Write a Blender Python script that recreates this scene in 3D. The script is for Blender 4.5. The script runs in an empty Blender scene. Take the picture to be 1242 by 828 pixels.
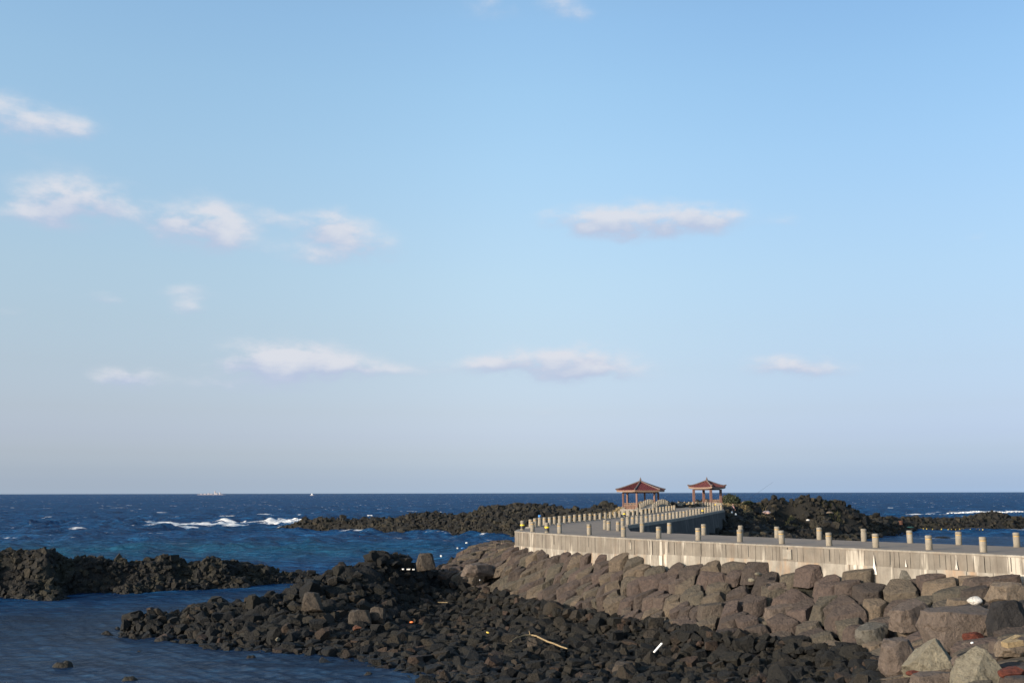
import bpy, bmesh, math, random
import numpy as np
from mathutils import Vector, Matrix

random.seed(11)
RNG = np.random.default_rng(11)
SC = bpy.context.scene
COL = SC.collection
PI = math.pi

# ------------------------------------------------------------------ camera
W, H, F = 1242.0, 828.0, 1207.0
PITCH = math.atan((597.6 - 414.0) / F)
ROLL = math.radians(-0.115)
cam_data = bpy.data.cameras.new('camera')
cam_data.sensor_width = 36.0
cam_data.lens = 36.0 * F / W
cam_data.clip_start = 0.1
cam_data.clip_end = 120000.0
cam = bpy.data.objects.new('camera', cam_data)
COL.objects.link(cam)
CM = Matrix.Rotation(PI / 2 + PITCH, 4, 'X') @ Matrix.Rotation(ROLL, 4, 'Z')
cam.matrix_world = CM
SC.camera = cam

# ------------------------------------------------------------------ sun and sky
SUN_EL = math.radians(15.0)
SUN_DIR = Vector((-0.83, -0.56, 0)).normalized()          # horizontal direction towards the sun
SUN_AZ = math.atan2(SUN_DIR.x, SUN_DIR.y)                 # clockwise from +Y
sun_data = bpy.data.lights.new('sun', 'SUN')
sun_data.energy = 5.0
sun_data.angle = math.radians(0.53)
sun_data.color = (1.0, 0.86, 0.70)
sun = bpy.data.objects.new('sun', sun_data)
COL.objects.link(sun)
to_sun = Vector((SUN_DIR.x * math.cos(SUN_EL), SUN_DIR.y * math.cos(SUN_EL), math.sin(SUN_EL)))
sun.rotation_euler = to_sun.to_track_quat('Z', 'Y').to_euler()
sun.location = to_sun * 50

SC.view_settings.view_transform = 'Standard'
SC.view_settings.look = 'None'
SC.view_settings.gamma = 1.0
SC.view_settings.exposure = 0.35
try:
    SC.cycles.max_bounces = 6
    SC.cycles.transparent_max_bounces = 4
except Exception:
    pass


def ray(px, py):
    d = Vector(((px - W / 2) / F, (H / 2 - py) / F, -1.0))
    return (CM.to_3x3() @ d)


def at(px, py, z):
    d = ray(px, py)
    t = z / d.z
    return Vector((d.x * t, d.y * t, z))


def pd(px, py, y):
    d = ray(px, py)
    t = y / d.y
    return Vector((d.x * t, y, d.z * t))


class NT:
    """small node-tree helper"""
    def __init__(s, tree):
        s.t = tree
        s.n = tree.nodes
        s.l = tree.links

    def add(s, typ, **kw):
        n = s.n.new(typ)
        for k, v in kw.items():
            setattr(n, k, v)
        return n

    def put(s, sock, v):
        if v is None:
            return
        if isinstance(v, bpy.types.NodeSocket):
            s.l.new(v, sock)
        else:
            sock.default_value = v

    def math(s, op, a, b=None, c=None, clamp=False):
        n = s.add('ShaderNodeMath', operation=op, use_clamp=clamp)
        s.put(n.inputs[0], a)
        s.put(n.inputs[1], b)
        s.put(n.inputs[2], c)
        return n.outputs[0]

    def vmath(s, op, a, b=None):
        n = s.add('ShaderNodeVectorMath', operation=op)
        s.put(n.inputs[0], a)
        s.put(n.inputs[1], b)
        return n.outputs[0]

    def mix(s, fac, a, b, mode='MIX'):
        n = s.add('ShaderNodeMix', data_type='RGBA', blend_type=mode)
        s.put(n.inputs[0], fac)
        s.put(n.inputs[6], a)
        s.put(n.inputs[7], b)
        return n.outputs[2]

    def ramp(s, fac, stops, interp='LINEAR'):
        n = s.add('ShaderNodeValToRGB')
        cr = n.color_ramp
        cr.interpolation = interp
        while len(cr.elements) < len(stops):
            cr.elements.new(0.5)
        for e, (p, c) in zip(cr.elements, stops):
            e.position = p
            e.color = c if len(c) == 4 else (*c, 1)
        s.put(n.inputs[0], fac)
        return n.outputs[0]

    def noise(s, vec, scale, detail=4, rough=0.55, dist=0.0, dim='3D'):
        n = s.add('ShaderNodeTexNoise', noise_dimensions=dim)
        s.put(n.inputs['Vector'], vec)
        n.inputs['Scale'].default_value = scale
        n.inputs['Detail'].default_value = detail
        n.inputs['Roughness'].default_value = rough
        n.inputs['Distortion'].default_value = dist
        return n.outputs['Fac']

    def maprange(s, v, a, b, c, d, smooth=False):
        n = s.add('ShaderNodeMapRange', interpolation_type='SMOOTHSTEP' if smooth else 'LINEAR')
        s.put(n.inputs[0], v)
        n.inputs[1].default_value = a
        n.inputs[2].default_value = b
        n.inputs[3].default_value = c
        n.inputs[4].default_value = d
        return n.outputs[0]


world = bpy.data.worlds.new('World')
SC.world = world
world.use_nodes = True
wt = NT(world.node_tree)
for n in list(wt.n):
    wt.n.remove(n)
sky = wt.add('ShaderNodeTexSky', sky_type='NISHITA')
sky.sun_disc = False
sky.sun_elevation = SUN_EL
sky.sun_rotation = SUN_AZ
sky.altitude = 0
sky.air_density = 1.0
sky.dust_density = 1.2
sky.ozone_density = 1.0
tc = wt.add('ShaderNodeTexCoord')
gen = tc.outputs['Generated']
sep = wt.add('ShaderNodeSeparateXYZ')
wt.l.new(gen, sep.inputs[0])
az = wt.math('ARCTAN2', sep.outputs[0], sep.outputs[1])
el = wt.math('ARCSINE', sep.outputs[2])
comb = wt.add('ShaderNodeCombineXYZ')
wt.l.new(az, comb.inputs[0])
wt.l.new(wt.math('MULTIPLY', el, 2.1), comb.inputs[1])
comb.inputs[2].default_value = 0.37
# camera white balance of the whole sky, by elevation of the air seen through
TINT = [(0, (0.537, 0.728, 1.42)), (0.0366, (0.537, 0.728, 1.42)), (0.0898, (0.402, 0.537, 1.075)), (0.1195, (0.355, 0.453, 0.875)), (0.1571, (0.343, 0.394, 0.679)), (0.1874, (0.354, 0.376, 0.601)), (0.2255, (0.387, 0.381, 0.517)), (0.2778, (0.451, 0.426, 0.491)), (0.3218, (0.52, 0.49, 0.512)), (0.3676, (0.596, 0.571, 0.561)), (0.4081, (0.647, 0.636, 0.617)), (0.456, (0.689, 0.713, 0.69)), (0.5033, (0.71, 0.769, 0.749)), (0.5407, (0.705, 0.787, 0.789)), (0.7, (0.649, 0.724, 0.726)), (0.85, (0.508, 0.567, 0.568)), (1, (0.409, 0.456, 0.458))]
tint = wt.ramp(wt.math('SQRT', wt.maprange(el, 0.0, 1.57, 0, 1)), TINT)
tint = wt.vmath('MULTIPLY', tint, (2.0, 2.0, 2.0))
skyc = wt.mix(1.0, sky.outputs[0], tint, 'MULTIPLY')
skyc = wt.vmath('MULTIPLY', skyc, wt.ramp(wt.maprange(wt.math('COSINE', wt.math('SUBTRACT', az, .75)), .7, 1.0, 0, 1, True), [(0, (1, 1, 1)), (1, (.70, .74, .80))]))


def dirof(px, py):
    r = ray(px, py).normalized()
    return math.atan2(r.x, r.y), math.asin(r.z)


clouds = [(28, 138, 75, 20, .5), (10, 155, 40, 22, .45), (95, 158, 30, 10, .4), (95, 243, 62, 22, 1.15), (150, 262, 30, 9, .12), (45, 262, 45, 11, .45), (258, 272, 48, 22, 1.15),
          (200, 270, 22, 13, .6), (235, 292, 52, 12, .35), (332, 264, 20, 9, .3), (402, 276, 44, 18, 1.1), (450, 298, 46, 13, .6), (385, 310, 62, 12, .45),
          (785, 266, 92, 16, 1.0), (850, 268, 52, 11, .75), (722, 268, 38, 13, .8), (775, 282, 70, 10, .35), (952, 268, 24, 7, .25), (665, 266, 28, 10, .3), (352, 434, 72, 19, 1.15), (330, 443, 55, 12, .6),
          (400, 447, 80, 13, .65), (470, 448, 70, 8, .3), (290, 464, 80, 11, .4), (150, 457, 30, 11, 1.0), (612, 439, 38, 12, .9), (695, 437, 62, 16, 1.15),
          (710, 452, 80, 12, .6), (575, 444, 50, 8, .35), (955, 442, 46, 11, .95), (1005, 450, 42, 7, .45), (228, 355, 34, 10, .4), (229, 374, 22, 8, .5), (130, 362, 24, 9, .45),
          (595, 6, 40, 16, .4), (678, 4, 34, 14, .5), (705, 19, 22, 9, .3), (660, 500, 30, 7, .3), (1185, 288, 20, 6, .2), (455, 58, 30, 9, .2), (60, 350, 40, 9, .15), (10, 378, 30, 7, .2),
          (-330, 250, 100, 20, .6), (-520, 420, 80, 14, .6), (1560, 300, 100, 18, .6), (1800, 440, 80, 13, .6)]
nwx = wt.noise(comb.outputs[0], 30.0, 4, .6)
nwy = wt.noise(wt.vmath('ADD', comb.outputs[0], (5.1, 2.7, 1.0)), 30.0, 4, .6)
azw = wt.math('ADD', az, wt.math('MULTIPLY', wt.math('SUBTRACT', nwx, .5), .022))
elw = wt.math('ADD', el, wt.math('MULTIPLY', wt.math('SUBTRACT', nwy, .5), .014))


f0, fv = None, None
for (cx, cy, rx, ry, s) in clouds:
    a0, e0 = dirof(cx, cy)
    x = wt.math('MULTIPLY', wt.math('SUBTRACT', azw, a0), F / rx * 1.0)
    y = wt.math('MULTIPLY', wt.math('SUBTRACT', elw, e0), F / ry * .85)
    r2 = wt.math('MULTIPLY_ADD', x, x, wt.math('MULTIPLY', y, y))
    g = wt.math('MULTIPLY', wt.math('EXPONENT', wt.math('MULTIPLY', r2, -1.0)), s)
    gv = wt.math('MULTIPLY', g, y)
    f0 = g if f0 is None else wt.math('ADD', f0, g)
    fv = gv if fv is None else wt.math('ADD', fv, gv)
puff = wt.noise(comb.outputs[0], 26.0, 5, .55)
dens = wt.math('MULTIPLY', f0, wt.maprange(puff, .26, .70, .2, 1.6))
alpha = wt.maprange(dens, 0.08, 1.1, 0.0, 0.88, True)
up = wt.math('DIVIDE', fv, wt.math('ADD', f0, .05))
lit = wt.maprange(wt.math('ADD', wt.math('MULTIPLY', up, .8), wt.math('MULTIPLY', wt.math('SUBTRACT', puff, .5), 1.6)), -0.55, 0.35, 0.0, 1.0, True)
ccol = wt.mix(lit, (2.55, 2.95, 3.85, 1), (3.85, 3.92, 4.25, 1))
cl = wt.mix(alpha, skyc, ccol)
bg = wt.add('ShaderNodeBackground')
wt.l.new(cl, bg.inputs[0])
bg.inputs[1].default_value = 0.15
wo = wt.add('ShaderNodeOutputWorld')
wt.l.new(bg.outputs[0], wo.inputs[0])

# ------------------------------------------------------------------ helpers
def tag(o, label=None, cat=None, group=None, kind=None):
    if label:
        o['label'] = label
    if cat:
        o['category'] = cat
    if group:
        o['group'] = group
    if kind:
        o['kind'] = kind
    return o


def empty(name, loc=(0, 0, 0), rz=0.0):
    o = bpy.data.objects.new(name, None)
    o.location = loc
    o.rotation_euler = (0, 0, rz)
    o.empty_display_size = 0.2
    COL.objects.link(o)
    return o


def link(name, me, parent=None, mat=None):
    o = bpy.data.objects.new(name, me)
    if mat is not None and not me.materials:
        me.materials.append(mat)
    COL.objects.link(o)
    if parent is not None:
        o.parent = parent
    return o


def mesh_np(name, v, f, smooth=True, sharp=None):
    v = np.asarray(v, dtype=np.float32)
    f = np.asarray(f, dtype=np.int32)
    k = f.shape[1]
    me = bpy.data.meshes.new(name)
    me.vertices.add(len(v))
    me.vertices.foreach_set('co', v.ravel())
    me.loops.add(f.size)
    me.loops.foreach_set('vertex_index', f.ravel())
    me.polygons.add(len(f))
    me.polygons.foreach_set('loop_start', np.arange(0, f.size, k, dtype=np.int32))
    me.update(calc_edges=True)
    me.polygons.foreach_set('use_smooth', np.full(len(f), smooth, dtype=bool))
    if sharp is not None:
        me.set_sharp_from_angle(angle=math.radians(sharp))
    return me


def set_attr(me, name, arr):
    a = me.attributes.new(name, 'FLOAT', 'POINT')
    a.data.foreach_set('value', np.asarray(arr, dtype=np.float32))


class MB:
    """collects simple solids into one mesh"""
    def __init__(s):
        s.v = []
        s.f = []

    def box(s, c, size, rot=None):
        c = Vector(c)
        b = len(s.v)
        for dx in (-.5, .5):
            for dy in (-.5, .5):
                for dz in (-.5, .5):
                    p = Vector((dx * size[0], dy * size[1], dz * size[2]))
                    if rot is not None:
                        p = rot @ p
                    s.v.append(tuple(c + p))
        for q in ((0, 1, 3, 2), (4, 6, 7, 5), (0, 4, 5, 1), (2, 3, 7, 6), (0, 2, 6, 4), (1, 5, 7, 3)):
            s.f.append(tuple(b + i for i in q))
        return s

    def bar(s, a, b, w, h):
        a = Vector(a)
        b = Vector(b)
        d = b - a
        rot = d.to_track_quat('X', 'Z').to_matrix()
        return s.box((a + b) / 2, (d.length, w, h), rot)

    def tube(s, pts, radii, n=10, cap=True):
        pts = [Vector(p) for p in pts]
        rings = []
        for i, p in enumerate(pts):
            t = (pts[min(i + 1, len(pts) - 1)] - pts[max(i - 1, 0)]).normalized()
            q = t.to_track_quat('Z', 'Y').to_matrix()
            b = len(s.v)
            for k in range(n):
                a = 2 * PI * k / n
                s.v.append(tuple(p + q @ Vector((math.cos(a) * radii[i], math.sin(a) * radii[i], 0))))
            rings.append(b)
        for r0, r1 in zip(rings, rings[1:]):
            for k in range(n):
                s.f.append((r0 + k, r0 + (k + 1) % n, r1 + (k + 1) % n, r1 + k))
        if cap:
            s.f.append(tuple(rings[0] + k for k in reversed(range(n))))
            s.f.append(tuple(rings[-1] + k for k in range(n)))
        return s

    def lathe(s, prof, n=20):
        rings = []
        for (r, z) in prof:
            b = len(s.v)
            for k in range(n):
                a = 2 * PI * k / n
                s.v.append((math.cos(a) * r, math.sin(a) * r, z))
            rings.append(b)
        for r0, r1 in zip(rings, rings[1:]):
            for k in range(n):
                s.f.append((r0 + k, r0 + (k + 1) % n, r1 + (k + 1) % n, r1 + k))
        s.f.append(tuple(rings[0] + k for k in reversed(range(n))))
        s.f.append(tuple(rings[-1] + k for k in range(n)))
        return s

    def prism(s, poly, z0, z1):
        """poly: list of (x,y) ; z0,z1 floats or lists"""
        n = len(poly)
        zz0 = z0 if isinstance(z0, (list, tuple)) else [z0] * n
        zz1 = z1 if isinstance(z1, (list, tuple)) else [z1] * n
        b = len(s.v)
        for p, z in zip(poly, zz0):
            s.v.append((p[0], p[1], z))
        for p, z in zip(poly, zz1):
            s.v.append((p[0], p[1], z))
        for i in range(n):
            j = (i + 1) % n
            s.f.append((b + i, b + j, b + n + j, b + n + i))
        s.f.append(tuple(b + i for i in reversed(range(n))))
        s.f.append(tuple(b + n + i for i in range(n)))
        return s

    def build(s, name, mat, parent=None, bevel=0.0, smooth=None):
        me = bpy.data.meshes.new(name)
        me.from_pydata(s.v, [], s.f)
        bm = bmesh.new()
        bm.from_mesh(me)
        bmesh.ops.recalc_face_normals(bm, faces=bm.faces)
        if bevel > 0:
            bmesh.ops.bevel(bm, geom=list(bm.edges), offset=bevel, segments=2, affect='EDGES', profile=.6, clamp_overlap=True)
        bm.to_mesh(me)
        bm.free()
        if smooth is not None:
            me.polygons.foreach_set('use_smooth', [True] * len(me.polygons))
            me.set_sharp_from_angle(angle=math.radians(smooth))
        me.materials.append(mat)
        return link(name, me, parent)


def copy_tree(o, parent=None):
    c = o.copy()
    COL.objects.link(c)
    if parent is not None:
        c.parent = parent
    for ch in list(o.children):
        copy_tree(ch, c)
    return c


# ---- numpy noise
def _hash(ix, iy, iz, seed):
    h = (ix * 374761393 + iy * 668265263 + iz * 2147483647 + seed * 974634777) & 0xFFFFFFFF
    h = ((h ^ (h >> 13)) * 1274126177) & 0xFFFFFFFF
    h = (h ^ (h >> 16)) & 0xFFFFFFFF
    h = (h * 2246822519) & 0xFFFFFFFF
    h = h ^ (h >> 15)
    return (h & 0xFFFFFF).astype(np.float64) / float(0xFFFFFF)


def vnoise(P, seed=0):
    P = np.asarray(P, dtype=np.float64)
    i = np.floor(P).astype(np.int64)
    f = P - i
    u = f * f * (3 - 2 * f)
    r = 0
    for dx in (0, 1):
        wx = u[:, 0] if dx else 1 - u[:, 0]
        for dy in (0, 1):
            wy = u[:, 1] if dy else 1 - u[:, 1]
            for dz in (0, 1):
                wz = u[:, 2] if dz else 1 - u[:, 2]
                r = r + wx * wy * wz * _hash(i[:, 0] + dx, i[:, 1] + dy, i[:, 2] + dz, seed)
    return r * 2 - 1


def fbm(P, octs=4, seed=0, gain=.5):
    a, s, t = 1.0, 0.0, 0.0
    P = np.asarray(P, dtype=np.float64)
    for k in range(octs):
        s = s + a * vnoise(P, seed + k * 17)
        t += a
        a *= gain
        P = P * 2.03 + 7.1
    return s / t


def worley(x, y, seed=0):
    """F1 distance and cell id hash, 2D"""
    ix = np.floor(x).astype(np.int64)
    iy = np.floor(y).astype(np.int64)
    best = np.full(x.shape, 9.0)
    sec = np.full(x.shape, 9.0)
    cid = np.zeros(x.shape)
    for dx in (-1, 0, 1):
        for dy in (-1, 0, 1):
            cx = ix + dx
            cy = iy + dy
            px = cx + _hash(cx, cy, cx * 0 + 1, seed)
            py = cy + _hash(cx, cy, cx * 0 + 2, seed)
            d = np.hypot(px - x, py - y)
            m = d < best
            sec = np.where(m, best, np.minimum(sec, d))
            cid = np.where(m, _hash(cx, cy, cx * 0 + 3, seed), cid)
            best = np.where(m, d, best)
    return best, sec, cid


def ico(sub):
    bm = bmesh.new()
    bmesh.ops.create_icosphere(bm, subdivisions=sub, radius=1.0)
    v = np.array([p.co[:] for p in bm.verts])
    f = np.array([[q.index for q in p.verts] for p in bm.faces])
    bm.free()
    return v, f


ICO = {k: ico(k) for k in (1, 2, 3, 4)}


def poly_rock(sub, N, D, p=14.0, amp=.05, freq=1.6, seed=0):
    """star-shaped polytope with softened edges: r(dir) = softmin_i D_i/(n_i.dir)"""
    dirs, f = ICO[sub]
    q = np.maximum(dirs @ N.T / D, 0)
    r = (np.sum(q ** p, axis=1) + 1.25 ** (-p)) ** (-1.0 / p)
    v = dirs * r[:, None]
    if amp:
        v = v * (1 + amp * fbm(v * freq + seed * 3.7, 3, seed)[:, None])
    return v, f


def cut_block(N, D, bevel=.03, seg=1, box=1.3):
    """exact convex polytope from half-planes, edges knocked off; returns numpy verts and triangle faces"""
    bm = bmesh.new()
    bmesh.ops.create_cube(bm, size=2 * box)
    for n, d in zip(N, D):
        n = Vector(n)
        res = bmesh.ops.bisect_plane(bm, geom=list(bm.verts) + list(bm.edges) + list(bm.faces), plane_co=n * float(d), plane_no=n, clear_outer=True, dist=1e-5)
        ed_ = [e for e in res['geom_cut'] if isinstance(e, bmesh.types.BMEdge)]
        if len(ed_) > 2:
            bmesh.ops.contextual_create(bm, geom=ed_)
    bmesh.ops.remove_doubles(bm, verts=bm.verts, dist=.02)
    if bevel > 0:
        bmesh.ops.bevel(bm, geom=list(bm.edges), offset=bevel, segments=seg, affect='EDGES', profile=.6, clamp_overlap=True)
    bmesh.ops.triangulate(bm, faces=bm.faces)
    v = np.array([p.co[:] for p in bm.verts])
    f = np.array([[q.index for q in p.verts] for p in bm.faces])
    bm.free()
    return v, f


def subdiv(v, f, cuts=2):
    bm = bmesh.new()
    vs_ = [bm.verts.new(p) for p in v]
    for q in f:
        try:
            bm.faces.new([vs_[k] for k in q])
        except ValueError:
            pass
    for _ in range(cuts):
        long_ = [e for e in bm.edges if e.calc_length() > .16]
        if long_:
            bmesh.ops.subdivide_edges(bm, edges=long_, cuts=1)
            bmesh.ops.triangulate(bm, faces=bm.faces)
    bm.verts.index_update()
    bm.verts.ensure_lookup_table()
    v = np.array([p.co[:] for p in bm.verts])
    f = np.array([[q.index for q in p.verts] for p in bm.faces])
    bm.free()
    return v, f


def rnd_dirs(n, rng):
    v = rng.normal(size=(n, 3))
    return v / np.linalg.norm(v, axis=1)[:, None]


def random_rock(sub, rng, seed, flat=.75):
    n = {3: 15, 2: 12, 1: 7}[sub]
    N = np.vstack([rnd_dirs(n, rng), [[0, 0, -1], [0, 0, 1], [1, 0, 0], [-1, 0, 0], [0, 1, 0], [0, -1, 0]]])
    D = rng.uniform(.55, .95, len(N))
    v, f = cut_block(N, D, {3: .05, 2: .0, 1: 0}[sub], 1, 1.0)
    if sub == 3:
        v, f = subdiv(v, f, 2)
        v = v * (1 + .12 * fbm(v * 2.6 + seed * 3.1, 3, seed)[:, None] + .02 * fbm(v * 8 + seed, 3, seed)[:, None])
    v[:, 2] *= flat
    return v, f


def rotmats(n, rng, tilt=.5):
    """random z-rotation with limited tilt"""
    a = rng.uniform(0, 2 * PI, n)
    t = rng.normal(0, tilt, n)
    b = rng.uniform(0, 2 * PI, n)
    out = np.zeros((n, 3, 3))
    for i in range(n):
        M = Matrix.Rotation(t[i], 3, Vector((math.cos(b[i]), math.sin(b[i]), 0))) @ Matrix.Rotation(a[i], 3, 'Z')
        out[i] = np.array(M)
    return out


# ------------------------------------------------------------------ materials
def new_mat(name):
    m = bpy.data.materials.new(name)
    m.use_nodes = True
    t = NT(m.node_tree)
    b = t.n['Principled BSDF']
    return m, t, b


def bump(t, b, h, strength=.5, dist=.05, normal=None):
    n = t.add('ShaderNodeBump')
    n.inputs['Strength'].default_value = strength
    n.inputs['Distance'].default_value = dist
    t.put(n.inputs['Height'], h)
    if normal is not None:
        t.l.new(normal, n.inputs['Normal'])
    t.l.new(n.outputs[0], b.inputs['Normal'])
    return n.outputs[0]


def rock_mat(name, stops, scale=1.0, pits=.5, speck=(.16, .14, .12), dist=.06, wet=False, lichen=0.0):
    m, t, b = new_mat(name)
    g = t.add('ShaderNodeNewGeometry')
    pos = g.outputs['Position']
    at_ = t.add('ShaderNodeAttribute', attribute_name='tone')
    oi = t.add('ShaderNodeObjectInfo')
    tone = t.math('FRACT', t.math('ADD', at_.outputs['Fac'], t.math('MULTIPLY', oi.outputs['Random'], 7.3)))
    n1 = t.noise(pos, 0.9 * scale, 4, .6)
    n2 = t.noise(pos, 5.0 * scale, 6, .65)
    fac = t.math('ADD', t.math('MULTIPLY', tone, .8), t.math('MULTIPLY', n1, .2))
    c = t.ramp(fac, stops)
    c = t.mix(t.maprange(n2, .3, .75, 0, 1), t.mix(1.0, c, (.62, .62, .64, 1), 'MULTIPLY'), t.mix(1.0, c, (1.28, 1.24, 1.18, 1), 'MULTIPLY'))
    n3 = t.noise(pos, 2.2 * scale, 5, .7)
    c = t.mix(t.maprange(n3, .62, .74, 0, .5), c, (*speck, 1))
    if lichen:
        n5 = t.noise(pos, .35, 4, .6)
        c = t.mix(t.math('MULTIPLY', t.maprange(n5, .5, .7, 0, 1), lichen), c, (.11, .10, .045, 1))
    if wet:
        sp = t.add('ShaderNodeSeparateXYZ')
        t.l.new(pos, sp.inputs[0])
        wl = t.maprange(t.math('ADD', sp.outputs[2], t.math('MULTIPLY', n3, .5)), -8.4, -7.8, 1, 0)
        c = t.mix(wl, c, t.mix(1.0, c, (.35, .36, .38, 1), 'MULTIPLY'))
        t.l.new(t.maprange(wl, 0, 1, .9, .42), b.inputs['Roughness'])
    else:
        b.inputs['Roughness'].default_value = .92
    b.inputs['Specular IOR Level'].default_value = .25
    t.l.new(c, b.inputs['Base Color'])
    vor = t.add('ShaderNodeTexVoronoi')
    t.l.new(pos, vor.inputs['Vector'])
    vor.inputs['Scale'].default_value = 9.0 * scale
    hh = t.math('ADD', t.math('MULTIPLY', n2, 1.0), t.math('MULTIPLY', vor.outputs['Distance'], pits))
    hh = t.math('ADD', hh, t.math('MULTIPLY', n3, 1.2))
    bump(t, b, hh, .9, dist)
    return m


M = {}
M['lava'] = rock_mat('lava_rock', [(0, (.011, .0115, .012)), (.4, (.016, .016, .0155)), (.7, (.024, .0225, .019)), (.88, (.036, .032, .024)), (1, (.05, .042, .03))], 1.0, .2, (.036, .033, .027), .14, True, .12)
M['rubble'] = rock_mat('rubble_rock', [(0, (.008, .0085, .009)), (.4, (.013, .0132, .0125)), (.65, (.020, .019, .0155)), (.82, (.031, .026, .020)), (.93, (.052, .034, .026)), (1, (.082, .062, .042))], 1.6, .25, (.045, .04, .032), .12, True)
M['riprap'] = rock_mat('quarried_basalt', [(0, (.034, .030, .028)), (.25, (.060, .049, .043)), (.45, (.078, .060, .053)), (.62, (.070, .064, .051)), (.8, (.096, .078, .060)), (.93, (.13, .105, .078)), (1, (.17, .13, .088))], 1.0, .35, (.16, .135, .105), .11)
M['seabed'] = rock_mat('shore_rock', [(0, (.018, .017, .016)), (1, (.034, .03, .027))], 1.0, .6, (.03, .028, .025), .05)


def stone_mat(name, c1, c2, scale=2.0):
    m, t, b = new_mat(name)
    tcn = t.add('ShaderNodeTexCoord')
    o = tcn.outputs['Object']
    n = t.noise(o, scale, 6, .65)
    n2 = t.noise(o, scale * 6, 5, .6)
    t.l.new(t.mix(t.maprange(n, .3, .7, 0, 1), (*c1, 1), (*c2, 1)), b.inputs['Base Color'])
    b.inputs['Roughness'].default_value = .9
    b.inputs['Specular IOR Level'].default_value = .25
    c0 = b.inputs['Base Color'].links[0].from_socket
    n3 = t.noise(o, scale * 2.3, 6, .75)
    c1_ = t.mix(t.maprange(n3, .36, .5, .75, 0), c0, t.mix(1.0, c0, (.45, .43, .42, 1), 'MULTIPLY'))
    c1_ = t.mix(t.maprange(n2, .58, .72, 0, .5), c1_, t.mix(1.0, c1_, (1.7, 1.6, 1.5, 1), 'MULTIPLY'))
    t.l.new(c1_, b.inputs['Base Color'])
    bump(t, b, t.math('ADD', t.math('MULTIPLY', n3, 1.2), t.math('MULTIPLY', n2, .6)), 1.0, .12)
    return m


M['tan'] = stone_mat('tan_stone', (.13, .105, .08), (.20, .16, .12))
M['brown'] = stone_mat('brown_stone', (.10, .08, .066), (.15, .12, .10))
M['buff'] = stone_mat('buff_stone', (.16, .145, .11), (.24, .22, .165))
M['red'] = stone_mat('red_scoria', (.10, .03, .02), (.17, .05, .032), 4)
M['rust'] = stone_mat('rust_stone', (.07, .052, .042), (.15, .055, .03), 2.5)
M['white'] = stone_mat('white_stone', (.55, .52, .47), (.72, .70, .66))
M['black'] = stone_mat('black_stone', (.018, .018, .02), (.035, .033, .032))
M['grey'] = stone_mat('grey_stone', (.10, .095, .08), (.15, .14, .12))
M['umber'] = stone_mat('umber_stone', (.048, .041, .034), (.085, .07, .056))
M['wood'] = stone_mat('driftwood', (.36, .27, .15), (.5, .38, .22), 6)


def plain(name, col, rough=.6, var=.15, metallic=0.0, scale=6):
    m, t, b = new_mat(name)
    tcn = t.add('ShaderNodeTexCoord')
    n = t.noise(tcn.outputs['Object'], scale, 4, .6)
    lo = tuple(max(0, c * (1 - var)) for c in col)
    hi = tuple(c * (1 + var) for c in col)
    t.l.new(t.mix(n, (*lo, 1), (*hi, 1)), b.inputs['Base Color'])
    b.inputs['Roughness'].default_value = rough
    b.inputs['Metallic'].default_value = metallic
    bump(t, b, n, .2, .01)
    return m


def concrete_mat(name, c1, c2, rust=0.0, streak=0.0, grime=.5, dz=-2.75, scale=1.0):
    """weathered concrete: mottled, vertical lime streaks, rust runs"""
    m, t, b = new_mat(name)
    g = t.add('ShaderNodeNewGeometry')
    pos = g.outputs['Position']
    mp = t.add('ShaderNodeMapping')
    t.l.new(pos, mp.inputs[0])
    mp.inputs['Scale'].default_value = (2.6, 2.6, .35)
    n1 = t.noise(pos, 1.3 * scale, 5, .62)
    n2 = t.noise(pos, 11.0 * scale, 5, .6)
    s1 = t.noise(mp.outputs[0], 1.0, 5, .65)
    mp2 = t.add('ShaderNodeMapping')
    t.l.new(pos, mp2.inputs[0])
    mp2.inputs['Scale'].default_value = (1.5, 1.5, .16)
    mp2.inputs['Location'].default_value = (3.3, 1.7, 0)
    s2 = t.noise(mp2.outputs[0], 1.0, 4, .6)
    c = t.mix(t.maprange(n1, .3, .7, 0, 1), (*c1, 1), (*c2, 1))
    c = t.mix(t.maprange(s1, .38, .62, grime, 0), c, t.mix(1.0, c, (.56, .52, .5, 1), 'MULTIPLY'))
    if streak:
        c = t.mix(t.maprange(s2, .58, .66, 0, streak), c, (.62, .58, .5, 1))
    if rust:
        mp3 = t.add('ShaderNodeMapping')
        t.l.new(pos, mp3.inputs[0])
        mp3.inputs['Scale'].default_value = (1.1, 1.1, .3)
        mp3.inputs['Location'].default_value = (9.3, 4.7, 0)
        s3 = t.noise(mp3.outputs[0], 1.3, 4, .65)
        c = t.mix(t.maprange(s3, .52, .70, 0, rust), c, (.34, .19, .085, 1))
    c = t.mix(t.maprange(n2, .3, .7, .25, 0), c, t.mix(1.0, c, (.6, .58, .56, 1), 'MULTIPLY'))
    t.l.new(c, b.inputs['Base Color'])
    b.inputs['Roughness'].default_value = .9
    b.inputs['Specular IOR Level'].default_value = .3
    bump(t, b, t.math('ADD', n1, t.math('MULTIPLY', n2, .35)), .5, .03)
    return m


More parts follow.
